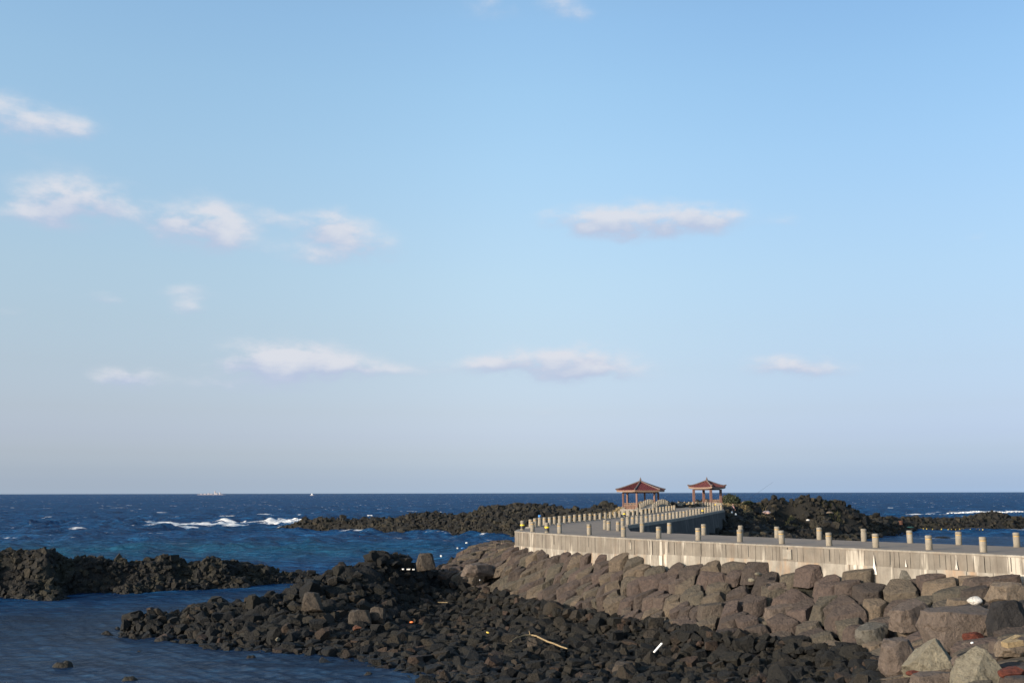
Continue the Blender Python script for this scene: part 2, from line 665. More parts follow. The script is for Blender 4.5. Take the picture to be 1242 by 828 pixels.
M['ribbed'] = concrete_mat('ribbed_concrete', (.15, .137, .117), (.215, .195, .165), 0.06, .5, .45)
M['footing'] = concrete_mat('limed_concrete', (.215, .20, .172), (.31, .29, .25), .5, .75, .6)
M['coping'] = concrete_mat('coping_concrete', (.215, .198, .17), (.275, .255, .22), .1, .2, .5)
M['post'] = concrete_mat('post_concrete', (.205, .184, .148), (.27, .245, .198), 0, .1, .4, scale=3)
M['deck'] = concrete_mat('deck_concrete', (.19, .155, .125), (.24, .20, .16), 0, 0, .3)
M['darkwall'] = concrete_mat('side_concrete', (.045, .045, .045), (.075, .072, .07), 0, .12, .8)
M['lime'] = plain('lime_deposit', (.60, .57, .52), .9, .12)
M['band'] = plain('worn_yellow_band', (.42, .26, .07), .6, .35, 0, 14)
M['yellow'] = plain('yellow_reflective', (.85, .62, .03), .4, .08)
M['blackband'] = plain('black_band', (.03, .03, .028), .5)
M['tile'] = plain('red_roof_tile', (.15, .032, .03), .55, .3, 0, 3)
M['tile2'] = plain('maroon_tile_joint', (.10, .022, .02), .6, .2)
M['timber'] = plain('reddish_timber', (.17, .09, .068), .6, .2, 0, 3)
M['timber_pale'] = plain('pale_timber', (.18, .115, .08), .6, .2, 0, 3)
M['ridge'] = plain('ridge_render', (.12, .085, .075), .7, .2)
M['whiteplastic'] = plain('white_plastic', (.8, .8, .78), .5, .04)
M['paper'] = plain('pale_foam', (.72, .70, .66), .7, .08)
M['blue'] = plain('blue_plastic', (.05, .2, .5), .4)
M['teal'] = plain('teal_netting', (.02, .10, .085), .7)
M['orange'] = plain('orange_plastic', (.75, .18, .04), .45)
M['yellowp'] = plain('yellow_plastic', (.5, .36, .06), .45)
M['navy'] = plain('navy_cloth', (.03, .05, .10), .9)
M['pink'] = plain('faded_pink', (.75, .5, .42), .7)
M['hull'] = plain('ship_hazed_hull', (.30, .28, .31), .7, .05)  # distance haze is put into the ship's colour, there is no haze volume
M['shiphazed'] = plain('ship_hazed_white', (.34, .33, .36), .7, .05)  # white faded by haze that is put into the colour
M['skin'] = plain('skin', (.5, .3, .22), .55, .05)
M['blackcloth'] = plain('black_cloth', (.02, .02, .024), .85)
M['pinkcloth'] = plain('pink_cloth', (.65, .38, .38), .85)
M['hair'] = plain('black_hair', (.012, .01, .009), .6)
M['bush'] = plain('dark_foliage', (.035, .045, .022), .8, .4, 0, 2)

WATER = -8.6


def zmap(z):
    return z - .5 * min(1, max(0, (-z - 4) / 2.5)) + .1 * min(1, max(0, (-z - 7.5) / .7))


def atz(px, py, z):
    return at(px, py, zmap(z))


# ------------------------------------------------------------------ terrain (rbf through surveyed points)
class RBF:
    def __init__(s, pts, c=.4, lam=.35):
        s.c2 = c * c
        P = np.array([[p[0], p[1], p[2]] for p in pts], dtype=np.float64)
        s.xy = P[:, :2]
        n = len(P)
        K = np.sqrt((s.xy[:, None, 0] - s.xy[None, :, 0]) ** 2 + (s.xy[:, None, 1] - s.xy[None, :, 1]) ** 2 + s.c2)
        A = np.zeros((n + 3, n + 3))
        A[:n, :n] = K - np.eye(n) * lam
        A[:n, n] = A[n, :n] = 1
        A[:n, n + 1:n + 3] = s.xy
        A[n + 1:n + 3, :n] = s.xy.T
        s.w = np.linalg.solve(A, np.concatenate([P[:, 2], np.zeros(3)]))

    def __call__(s, x, y):
        x = np.atleast_1d(np.asarray(x, dtype=np.float64))
        y = np.atleast_1d(np.asarray(y, dtype=np.float64))
        out = np.empty(x.shape)
        n = len(s.xy)
        xf, yf, of = x.ravel(), y.ravel(), out.ravel()
        for i in range(0, len(xf), 20000):
            xx, yy = xf[i:i + 20000], yf[i:i + 20000]
            K = np.sqrt((xx[:, None] - s.xy[None, :, 0]) ** 2 + (yy[:, None] - s.xy[None, :, 1]) ** 2 + s.c2)
            of[i:i + 20000] = K @ s.w[:n] + s.w[n] + s.w[n + 1] * xx + s.w[n + 2] * yy
        return of.reshape(x.shape)


def zr(y):
    k = min(1.0, max(0.0, (y - 100.0) / 58.0))
    return -2.75 + 0.62 * k * k * (3 - 2 * k)


def at_road(px, py):
    z = -2.75
    for _ in range(12):
        p = at(px, py, z)
        z = z * .5 + zr(p.y) * .5
    return at(px, py, z)


ROAD = -2.75
# wall front edge (top outer line) of the near arm, left to right
front_px = [(624.5, 643.7), (646, 645.6), (680, 647.6), (715, 649.6), (756.4, 652.2), (799, 654.0), (847, 656.4), (897.5, 658.6), (948.5, 661.0), (1005.8, 663.4), (1062.5, 665.7), (1127, 668.5), (1193, 671.4), (1242, 673.7)]
FRONT = [at(px, py, ROAD) for px, py in front_px]
FRONT = [(p.x, p.y) for p in FRONT]
# smooth it with a gentle quadratic so the wall is a clean curve
fx = np.array([p[0] for p in FRONT]); fy = np.array([p[1] for p in FRONT])
cf = np.polyfit(fx, fy, 3)
FRONT = [(float(x), float(np.polyval(cf, x))) for x in np.linspace(fx[0], fx[-1], 22)]
dlast = Vector((FRONT[-1][0] - FRONT[-3][0], FRONT[-1][1] - FRONT[-3][1])).normalized()
for k in range(1, 7):
    FRONT.append((FRONT[21][0] + dlast.x * k * 4.5, FRONT[21][1] + dlast.y * k * 4.5))

BASEZ = -3.9
toe_px = [(528, 706, -6.6), (560, 712, -6.75), (600, 722, -7.0), (640, 731, -7.05), (678, 740, -7.1), (742, 753, -7.2), (800, 759, -7.08), (850, 764, -6.97), (885, 772, -7.0), (956, 779, -7.08), (1024, 788, -6.95), (1072, 806, -6.9)]
TOE = [at(*p) for p in toe_px]
shore_px = [(126, 750), (165, 748), (200, 752), (206, 765), (232, 780), (262, 786), (300, 788), (340, 790), (375, 796), (425, 797), (445, 806), (480, 815), (520, 829), (560, 850), (600, 900)]
crest_px = [(165, 742, 61.5), (200, 735, 62), (240, 732, 62.5), (262, 741, 62), (300, 733, 62), (340, 717, 63.5), (370, 701, 65.5), (410, 684, 67), (455, 668, 69), (485, 671, 70), (508, 679, 71), (530, 675, 73), (560, 665, 79), (600, 657.5, 84)]
ctl = []
for i, p in enumerate(FRONT):
    ctl.append((p[0] - .4, p[1] - .4, BASEZ))
    ctl.append((p[0] + 2.5, p[1] + 2.5, -4.3))
    if i > 5:
        ctl.append((p[0] + 6.5, p[1] + 6.5, -4.8))
        ctl.append((p[0] + 12, p[1] + 12, -8.6))
ctl += [tuple(p) for p in TOE]
ctl += [tuple(atz(*p)) for p in [(560, 748, -7.5), (500, 762, -7.75), (600, 790, -7.75), (700, 810, -7.75), (800, 828, -7.6), (900, 828, -7.3), (600, 828, -8.0), (700, 780, -7.4), (850, 800, -7.4), (950, 805, -7.1),
                                (1000, 828, -6.9), (1060, 828, -6.3), (1090, 800, -5.9), (1120, 828, -5.5), (1242, 828, -4.95), (1242, 770, -4.7), (1160, 770, -5.3), (1160, 735, -4.7), (1242, 735, -4.4),
                                (1090, 760, -5.7), (1090, 780, -5.9),
                                (470, 700, -5.7), (420, 710, -6.0), (380, 722, -6.4), (340, 738, -6.9), (300, 754, -7.4), (400, 750, -7.0), (450, 735, -6.7), (500, 725, -6.6), (350, 765, -7.4), (420, 775, -7.6),
                                (270, 765, -7.6), (460, 790, -7.95), (520, 745, -7.3), (560, 728, -6.9), (620, 760, -7.4), (540, 778, -7.7), (480, 782, -7.8), (640, 772, -7.45), (560, 803, -7.95), (520, 720, -6.7), (500, 740, -7.2)]]
for q in shore_px:
    p = at(q[0], q[1], WATER + .02)
    ctl.append(tuple(p))
    ctl.append((p.x - 2.5, p.y - 3.5, -9.8))
for q in crest_px:
    p = pd(q[0], q[1], q[2] * 1.045)
    ctl.append(tuple(p))
    ctl.append((p.x - 2.5, p.y + 7.5, -9.8))
ctl += [(1.5, 92, -9), (6, 105, -9.2), (-30, 60, -9.6), (-22, 50, -9.6), (-20, 35, -9.8), (-12, 25, -9.4), (-30, 20, -9.8), (0, 24, -7.6), (-4, 14, -6), (4, 6, -2.4), (0, 0, -1.75), (-6, 0, -2.2), (-15, 3, -6.0),
        (10, 0, -1.9), (10, 15, -3.6), (20, 20, -3.9), (14, 26, -4.9), (35, 10, -3.2), (60, 0, -3.2), (0, -15, -1.6), (50, 45, -9), (30, 75, -9.4), (-60, 100, -9.8), (70, 60, -9.5)]
SURF0 = RBF(ctl)


def pdist(x, y, poly):
    """distance to a polyline, and arc parameter 0..1 of the nearest point, and its z"""
    best = np.full(x.shape, 1e9)
    par = np.zeros(x.shape)
    zz_ = np.zeros(x.shape)
    n_ = len(poly) - 1
    for i in range(n_):
        ax, ay, az_ = poly[i]
        bx, by, bz_ = poly[i + 1]
        dx, dy = bx - ax, by - ay
        tt_ = np.clip(((x - ax) * dx + (y - ay) * dy) / (dx * dx + dy * dy), 0, 1)
        d_ = np.hypot(x - ax - dx * tt_, y - ay - dy * tt_)
        m_ = d_ < best
        best = np.where(m_, d_, best)
        par = np.where(m_, (i + tt_) / n_, par)
        zz_ = np.where(m_, az_ + (bz_ - az_) * tt_, zz_)
    return best, par, zz_


FRONT3 = [(p[0], p[1], -3.72 - .2 * min(1, max(0, (8 - p[0]) / 6))) for p in FRONT]
TOE3 = [tuple(p) for p in TOE]


def SURF(x, y):
    x = np.atleast_1d(np.asarray(x, dtype=np.float64))
    y = np.atleast_1d(np.asarray(y, dtype=np.float64))
    z0 = SURF0(x, y)
    d1, p1, zw = pdist(x, y, FRONT3)
    d2, p2, zt_ = pdist(x, y, TOE3)
    zb = zw + (zt_ - zw) * d1 / (d1 + d2 + 1e-6)
    # inside the bank use the ruled slope, blended out at both ends
    inb = in_poly(x, y, [(p[0], p[1]) for p in FRONT3[:24]] + [(p[0], p[1]) for p in TOE3[::-1]])
    w = np.where(inb, 1.0, np.clip(1 - d2 / 1.5, 0, 1) * (d1 > d2) * (p2 > .002) * (p2 < .998))
    w = w * np.clip((x + 1.0) / 2.5, 0, 1) * np.clip((TOE3[-1][0] + 3.0 - x) / 3.0, 0, 1)
    w = w * (y < np.interp(x, [p[0] for p in FRONT3], [p[1] for p in FRONT3]) + .3)
    return z0 * (1 - w) + zb * w


def in_poly(x, y, poly):
    x = np.asarray(x); y = np.asarray(y)
    c = np.zeros(x.shape, dtype=bool)
    n = len(poly)
    for i in range(n):
        x0, y0 = poly[i][0], poly[i][1]
        x1, y1 = poly[(i + 1) % n][0], poly[(i + 1) % n][1]
        m = ((y0 > y) != (y1 > y)) & (x < (x1 - x0) * (y - y0) / ((y1 - y0) if y1 != y0 else 1e-9) + x0)
        c ^= m
    return c


# ------------------------------------------------------------------ road outline
left_row_px = [(641, 640), (651.3, 638.8), (662, 637.2), (673, 635.9), (683, 634.8), (692.8, 633.8), (701, 633), (709.4, 632), (716, 631.2), (723.4, 630.4), (729.6, 629.8), (736.2, 629), (741.3, 628.3), (747.5, 627.6),
               (753, 627.0), (759.4, 626.4), (764.4, 625.9), (769.4, 625.5), (775.6, 625.0), (779.3, 624.5), (783.4, 624), (787.7, 623.5), (791.8, 622.9), (796, 622.2), (799.6, 621.6), (803, 620.9), (806.4, 620.4), (809, 619.9), (811.5, 619.5), (814, 619.2), (816.4, 618.9), (818.8, 618.6)]
right_row_px = [(734, 641.7), (740.5, 641.2), (747.5, 640.0), (756.2, 637.6), (763.8, 636.2), (772.5, 635.0), (779.3, 634.3), (785.6, 633.5), (791.4, 632.8), (797, 632.0), (802.9, 631.1), (807.7, 630.3), (812.2, 629.6), (816.8, 628.8), (821, 628.2), (825.4, 627.5), (829.6, 626.9),
                (833.4, 626.4), (837, 625.8), (840.6, 625.2), (844.5, 624.3), (848, 623.3), (851, 622.7), (854.2, 622.2), (857.2, 621.7), (860.2, 621.2), (863, 620.7), (865.6, 620.3), (868, 619.9), (870.3, 619.4), (872.6, 618.9), (874.6, 618.5)]
back_row_px = [(738.3, 642.8), (749.7, 643.7), (778.8, 645.0), (812, 646.7), (853.7, 648.6), (898.3, 650.3), (942.7, 652.0), (994, 654.2), (1048, 656.2), (1104, 658.3), (1163, 660.4), (1233.5, 663.2)]
front_row_px = [(633.6, 642.6), (645.9, 644.6), (663.6, 645.6), (678.8, 646.4), (714.9, 648.4), (756.4, 650.8), (799, 652.5), (847, 654.9), (897.5, 656.9), (948.5, 659.3), (1005.8, 661.6), (1062.5, 663.8), (1127, 666.4), (1193, 669.2)]
LR = [at_road(*p) for p in left_row_px]
RR = [at_road(*p) for p in right_row_px]
BR = [at(p[0], p[1], ROAD) for p in back_row_px]
FR = [at(p[0], p[1], ROAD) for p in front_row_px]


def smooth_line(P, deg=3, n=None):
    t = np.linspace(0, 1, len(P))
    # chord-length parameter
    d = [0]
    for a, b in zip(P, P[1:]):
        d.append(d[-1] + (b - a).length)
    t = np.array(d) / d[-1]
    fx = np.polyfit(t, [p.x for p in P], deg)
    fy = np.polyfit(t, [p.y for p in P], deg)
    tt = np.linspace(0, 1, n or len(P))
    return [Vector((float(np.polyval(fx, u)), float(np.polyval(fy, u)), 0)) for u in tt]


def even(P, n):
    """n evenly spaced points along a smoothed line"""
    S = smooth_line(P, 3, 400)
    d = [0]
    for a, b in zip(S, S[1:]):
        d.append(d[-1] + (b - a).length)
    out = []
    for k in range(n):
        u = d[-1] * k / (n - 1)
        i = int(np.searchsorted(d, u))
        out.append(S[min(i, len(S) - 1)].copy())
    return out


LRs = even(LR, 34)
RRs = even(RR[3:], 29)
for L in (LRs, RRs):
    for p in L:
        p.z = zr(p.y)


def offset(P, d):
    out = []
    for i, p in enumerate(P):
        t = (P[min(i + 1, len(P) - 1)] - P[max(i - 1, 0)])
        t.z = 0
        t.normalize()
        nrm = Vector((t.y, -t.x, 0))
        q = p + nrm * d
        out.append(Vector((q.x, q.y, p.z)))
    return out


LE = offset(LRs, -.35)     # left kerb edge of the causeway
RE = offset(RRs, .35)      # right kerb edge

# far platform : from causeway end the deck widens towards the pavilions
far_back = [pd(876.5, 615.8, 146), pd(868, 614.2, 151), pd(855, 612.6, 155), pd(843, 611.0, 158), pd(832, 610.2, 160), pd(823, 611.0, 160)]
PL = [Vector((p.x, p.y, 0)) for p in far_back]
for p in PL:
    p.z = zr(p.y) + .0

deck_v, deck_f = [], []


def strip(A, B, zoff=0.0, div=1):
    """quad strip between two polylines of equal length, z as given"""
    b = len(deck_v)
    for a, c in zip(A, B):
        deck_v.append((a.x, a.y, a.z + zoff))
        deck_v.append((c.x, c.y, c.z + zoff))
    for i in range(len(A) - 1):
        deck_f.append((b + 2 * i, b + 2 * i + 1, b + 2 * i + 3, b + 2 * i + 2))


def resample(P, n):
    d = [0]
    for a, b in zip(P, P[1:]):
        d.append(d[-1] + (b - a).length)
    out = []
    for k in range(n):
        u = d[-1] * k / (n - 1)
        i = min(max(int(np.searchsorted(d, u)) - 1, 0), len(P) - 2)
        f = (u - d[i]) / max(1e-6, d[i + 1] - d[i])
        out.append(P[i].lerp(P[i + 1], min(1, max(0, f))))
    return out


FV = [Vector((p[0], p[1], ROAD)) for p in FRONT]
# back edge of the right arm
BRs = smooth_line([BR[0]] + BR[2:], 2, 14)
bd = (BRs[-1] - BRs[-3]).normalized()
BE = offset([Vector((p.x, p.y, ROAD)) for p in BRs], -.35)
BE = [Vector((RE[0].x, RE[0].y, ROAD))] + BE[1:]
BE += [BE[-1] + bd * 4.5 * k for k in range(1, 7)]

# outline of the head platform + arm as one polygon, triangulated by bmesh
head_left = [Vector((FV[0].x + .05, FV[0].y + 1.6, ROAD)), Vector((FV[0].x + .3, FV[0].y + 3.6, ROAD))]
NJ = 4
outline = FV + [BE[i] for i in range(len(BE) - 1, -1, -1)] + RE[1:NJ] + [LE[k] for k in range(NJ, -1, -1)] + head_left[::-1]
bm = bmesh.new()
vs = [bm.verts.new((p.x, p.y, zr(p.y) if p.y > 80 else ROAD)) for p in outline]
face = bm.faces.new(vs)
bmesh.ops.triangulate(bm, faces=[face])
strip_l = LE[NJ:]
strip_r = resample(RE[NJ - 1:], len(strip_l))
strip_r[0] = RE[NJ - 1]
b0 = [bm.verts.new((p.x, p.y, p.z)) for p in strip_l]
b1 = [bm.verts.new((p.x, p.y, p.z)) for p in strip_r]
for i in range(len(b0) - 1):
    bm.faces.new((b0[i], b1[i], b1[i + 1], b0[i + 1]))
fp = resample(PL[::-1], 8)
fl = resample([LE[-1], RE[-1]], 8)
c0 = [bm.verts.new((p.x, p.y, p.z)) for p in fl]
c1 = [bm.verts.new((p.x, p.y, p.z)) for p in fp]
for i in range(7):
    bm.faces.new((c0[i], c0[i + 1], c1[i + 1], c1[i]))
bmesh.ops.recalc_face_normals(bm, faces=bm.faces)
for f in bm.faces:
    if f.normal.z < 0:
        f.normal_flip()
top = list(bm.faces)
ext = bmesh.ops.extrude_face_region(bm, geom=top)
down = [g for g in ext['geom'] if isinstance(g, bmesh.types.BMVert)]
for v in down:
    v.co.z -= .14
bmesh.ops.recalc_face_normals(bm, faces=bm.faces)
me = bpy.data.meshes.new('road')
bm.to_mesh(me)
bm.free()
me.materials.append(M['deck'])
road = link('road', me)
tag(road, kind='structure')


# ------------------------------------------------------------------ walls
def wall_body(name, P, z_top, z_bot, thick, mat, parent, inset=0.0, side=1, taper=.0):
    """solid wall following polyline P (outer face), thickness inwards (side=+1: inward is left of the travel direction)"""
    inner = offset(P, -thick * side)
    outer = offset(P, inset * side)
    v, f = [], []
    for i, (o, q) in enumerate(zip(outer, inner)):
        zt = z_top(o) if callable(z_top) else z_top
        zb = z_bot(o) if callable(z_bot) else z_bot
        ob = o + (o - q).normalized() * taper
        v += [(ob.x, ob.y, zb), (o.x, o.y, zt), (q.x, q.y, zt), (q.x, q.y, zb)]
    for i in range(len(P) - 1):
        a, b = 4 * i, 4 * (i + 1)
        for k in range(4):
            f.append((a + k, b + k, b + (k + 1) % 4, a + (k + 1) % 4))
    f.append((0, 1, 2, 3))
    e = 4 * (len(P) - 1)
    f.append((e + 3, e + 2, e + 1, e))
    m = MB()
    m.v, m.f = v, f
    return m.build(name, mat, parent)


wall = empty('sea_wall', (FV[10].x, FV[10].y, BASEZ))
tag(wall, 'long pale concrete wall with vertical ribs and lime-stained footing, carrying the near road', 'wall')
inv = Matrix.Translation(-Vector(wall.location))
FVd = resample(FV, 80)
round_end = [Vector((LE[0].x + .2, LE[0].y + .4, ROAD)), head_left[1], head_left[0]]
FRONT_FULL = resample(round_end, 7)[:-1] + FVd
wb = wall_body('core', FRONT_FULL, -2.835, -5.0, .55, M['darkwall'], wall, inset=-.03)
cp = wall_body('coping', FRONT_FULL, -2.745, -2.83, .30, M['coping'], wall, inset=.03)
for o in (wb, cp):
    o.matrix_parent_inverse = inv


def dens_line(P, step):
    d = 0
    for a, b in zip(P, P[1:]):
        d += (b - a).length
    return resample(P, max(2, int(d / step)))


# vertical ribs : separate upright boards' imprints, each with its own depth and width, joined (narrower than 10 px)
Ls = dens_line(FRONT_FULL, .05)
ribs = MB()
i = 0
rr = random.Random(5)
panel = 0.0
while i < len(Ls) - 8:
    w = rr.choice((4, 5, 5, 6, 6, 7))
    a, b = Ls[i], Ls[min(i + w, len(Ls) - 1)]
    t = (b - a).normalized()
    nrm = Vector((t.y, -t.x, 0))
    pr = rr.uniform(.0, .035)
    zb = -3.62 + rr.uniform(-.02, .01) - .22 * min(1, max(0, (9 - a.x) / 3))
    gap = .004 if rr.random() < .8 else .012
    a2 = a + t * gap
    b2 = b - t * gap
    zt = -2.833 - rr.uniform(0, .015)
    a_o, b_o = a2 + nrm * pr, b2 + nrm * (pr + rr.uniform(-.012, .012))
    a_i, b_i = a2 - nrm * .10, b2 - nrm * .10
    bs = len(ribs.v)
    ch = .02
    for (p, q) in ((a_o, 0), (b_o, 0), (b_i, 0), (a_i, 0)):
        ribs.v.append((p.x, p.y, zb))
    for (p, q) in ((a_o, 0), (b_o, 0), (b_i, 0), (a_i, 0)):
        ribs.v.append((p.x, p.y, zt))
    for k in range(4):
        ribs.f.append((bs + k, bs + (k + 1) % 4, bs + 4 + (k + 1) % 4, bs + 4 + k))
    ribs.f.append((bs + 3, bs + 2, bs + 1, bs))
    ribs.f.append((bs + 4, bs + 5, bs + 6, bs + 7))
    i += w
rb = ribs.build('ribbed_facing', M['ribbed'], wall)
rb.matrix_parent_inverse = inv
tag(rb, kind='stuff')
# footing blocks, cast in lengths with joints between them
Lf = dens_line(FRONT_FULL, .1)
i = 0
n_f = 0
while i < len(Lf) - 4:
    w = rr.randint(12, 26)
    seg = Lf[i:min(i + w, len(Lf))]
    if len(seg) < 3:
        break
    seg = seg[:-1] + [seg[-1] - (seg[-1] - seg[-2]).normalized() * .02]
    zt = -3.56 + rr.uniform(-.02, .02) - .22 * min(1, max(0, (9 - seg[0].x) / 3))
    ft = wall_body('footing_block', seg, zt, -4.9, .3, M['footing'], wall, inset=.05 + rr.uniform(0, .04), taper=.03)
    ft.matrix_parent_inverse = inv
    i += w - 1
# pale drip pipes and patches on the ribs
for (px, w_, h_) in ((757.8, .22, .42), (945.5, .5, .5)):
    p = at(px, 660, ROAD)
    x = at(px, 660, -3.1).x
    # nearest front point
    q = min(FRONT_FULL, key=lambda s: abs(s.x / s.y - (px - 621) / F))
    m = MB().box((0, 0, -.34), (w_, .1, h_))
    o = m.build('lime_patch', M['footing'], wall)
    o.matrix_parent_inverse = inv
    o.location = (q.x - .03, q.y - .03, -2.86)
    o.rotation_euler = (0, 0, -PI / 4)

def on_front(px, extra=0.0):
    k_ = min(range(1, len(FRONT_FULL) - 1), key=lambda i_: abs(FRONT_FULL[i_].x / FRONT_FULL[i_].y - (px - 621) / F))
    t_ = (FRONT_FULL[k_ + 1] - FRONT_FULL[k_ - 1]).normalized()
    n_ = Vector((t_.y, -t_.x, 0))
    return FRONT_FULL[k_] + n_ * extra, math.atan2(t_.y, t_.x)


for px in (668, 712, 757, 803, 852, 903, 948, 1001, 1064, 1131, 1203):
    q, a_ = on_front(px, .012)
    o = MB().box((0, 0, 0), (.028, .07, .60)).build('expansion_joint', M['blackband'], wall)
    o.matrix_parent_inverse = inv
    o.location = (q.x, q.y, -3.15)
    o.rotation_euler = (0, 0, a_)
for (px, w_, h_, zb_) in ((1057, .26, .95, -3.95), (1150, .12, .42, -3.5), (1157, .14, .5, -3.5), (1088, .08, .35, -3.5), (1226, .22, .5, -3.5)):
    q, a_ = on_front(px, .105)
    m = MB()
    for y_ in (-.012, .012):
        m.v += [(-w_ / 2, y_, 0), (w_ / 2, y_, 0), (w_ * .12, y_, h_ * .6), (0, y_, h_), (-w_ * .15, y_, h_ * .5)]
    m.f = [(0, 1, 2, 3, 4), (9, 8, 7, 6, 5)] + [(i_, 5 + i_, 5 + (i_ + 1) % 5, (i_ + 1) % 5) for i_ in range(5)]
    o = m.build('lime_run', M['lime'], wall)
    o.matrix_parent_inverse = inv
    o.location = (q.x, q.y, zb_)
    o.rotation_euler = (0, 0, a_)

side = empty('causeway_wall', (RE[10].x, RE[10].y, -6))
tag(side, 'dark shaded concrete side wall of the causeway running out to the pavilions', 'wall')
inv2 = Matrix.Translation(-Vector(side.location))
zt = lambda p: zr(p.y) - .143
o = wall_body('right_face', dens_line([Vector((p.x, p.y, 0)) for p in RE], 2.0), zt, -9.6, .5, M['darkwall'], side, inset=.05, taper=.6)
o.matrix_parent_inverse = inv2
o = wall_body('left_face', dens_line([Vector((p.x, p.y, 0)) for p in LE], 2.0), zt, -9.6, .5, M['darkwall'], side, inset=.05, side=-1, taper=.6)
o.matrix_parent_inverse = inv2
zk = lambda p: zr(p.y) + .06
o = wall_body('right_kerb', dens_line([Vector((p.x, p.y, 0)) for p in RE], 2.0), zk, lambda p: zr(p.y) - .22, .28, M['coping'], side, inset=.09)
o.matrix_parent_inverse = inv2
o = wall_body('left_kerb', dens_line([Vector((p.x, p.y, 0)) for p in LE], 2.0), zk, lambda p: zr(p.y) - .22, .28, M['coping'], side, inset=.09, side=-1)
o.matrix_parent_inverse = inv2
armw = empty('inner_wall', (BE[5].x, BE[5].y, -6))
tag(armw, 'concrete wall under the inner edge of the near road, facing the inlet', 'wall')
inv3 = Matrix.Translation(-Vector(armw.location))
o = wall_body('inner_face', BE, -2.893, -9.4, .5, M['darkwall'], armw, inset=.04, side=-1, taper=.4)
o.matrix_parent_inverse = inv3
# wall round the far platform's back, low
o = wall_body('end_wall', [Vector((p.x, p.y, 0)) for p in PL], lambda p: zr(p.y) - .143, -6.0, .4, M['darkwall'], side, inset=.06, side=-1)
o.matrix_parent_inverse = inv2

# ------------------------------------------------------------------ bollards
BPROF = [(.155, 0), (.16, .01), (.16, .50), (.148, .515), (.148, .545), (.16, .56), (.16, .67), (.145, .70), (.10, .712)]


def make_bollard(kind):
    r = empty('bollard')
    m = MB().lathe(BPROF if kind != 'far' else BPROF, 20)
    m.build('post', M['post'], r, smooth=40)
    if kind == 'worn':
        MB().lathe([(.1505, .512), (.1535, .517), (.1535, .543), (.1505, .548)], 20).build('band', M['band'], r, smooth=40)
    if kind == 'striped':
        MB().lathe([(.163, .10), (.163, .46)], 20).build('black_wrap', M['blackband'], r, smooth=40)
        MB().lathe([(.1655, .33), (.1655, .43)], 20).build('yellow_stripe', M['yellow'], r, smooth=40)
    return r


ORD = ['first', 'second', 'third', 'fourth', 'fifth', 'sixth', 'seventh', 'eighth', 'ninth', 'tenth', 'eleventh', 'twelfth', 'thirteenth', 'fourteenth', 'fifteenth', 'sixteenth', 'seventeenth', 'eighteenth', 'nineteenth', 'twentieth']
ORD += ['twenty-' + s for s in ORD[:9]] + ['thirtieth'] + ['thirty-' + s for s in ORD[:9]] + ['fortieth']
protos = {}


def place_bollard(p, kind, label, group, lean=.012):
    if kind not in protos:
        protos[kind] = make_bollard(kind)
        o = protos[kind]
    else:
        o = copy_tree(protos[kind])
    o.location = (p.x, p.y, p.z - .004)
    o.rotation_euler = (random.gauss(0, lean), random.gauss(0, lean), random.uniform(0, 6.28))
    s = random.uniform(.96, 1.04)
    o.scale = (1, 1, s)
    tag(o, label, 'bollard', group)
    return o


G = 'concrete bollards along the road and causeway'
for i, p in enumerate(FR):
    k = 'striped' if i in (0, 2) else 'worn'
    txt = 'bollard with black and yellow wrap, ' if k == 'striped' else 'round concrete bollard, '
    place_bollard(p, k, f'{txt}{ORD[i]} from the left on the front road edge', G)
e = Vector((dlast.x, dlast.y, 0))
for j in range(1, 4):
    place_bollard(FR[-1] + e * 2.7 * j, 'worn', f'round concrete bollard on the front edge of the near road, {ORD[13 + j]} from the left', G)
for i, p in enumerate(BR):
    place_bollard(p, 'worn' if i not in (5, 8) else 'plain', f'round concrete bollard, {ORD[i]} from the left on the inner edge of the near road', G)
for i, p in enumerate(LR if False else LRs):
    k = 'striped' if i in (19,) else random.choice(('worn', 'worn', 'plain'))
    place_bollard(p, k, f'concrete bollard on the left edge of the causeway, {ORD[i]} from its near end', G)
for i, p in enumerate([Vector((at(734, 641.7, ROAD))), ] + RRs):
    k = 'striped' if i in (22,) else random.choice(('worn', 'plain', 'plain'))
    place_bollard(p, k, f'concrete bollard on the right edge of the causeway, {ORD[i]} from its near end', G)
pl = resample(PL, 17)
for i, p in enumerate(pl):
    if 0 < i:
        place_bollard(p, 'striped' if i == 5 else 'plain', f'concrete bollard on the far rim of the end platform, {ORD[i - 1]} from its right', G)
# arched footbridge to the left pavilion with tightly set bollards
brA, brB = pd(783.5, 618, 143), pd(824, 613, 158)


def bridge_pt(u, s):
    p = brA.lerp(brB, u)
    t = (brB - brA)
    t.z = 0
    t.normalize()
    n = Vector((t.y, -t.x, 0))
    z = -2.45 + .25 * u + .75 * math.exp(-((u - .27) / .22) ** 2)
    return Vector((p.x, p.y, 0)) + n * s + Vector((0, 0, z))


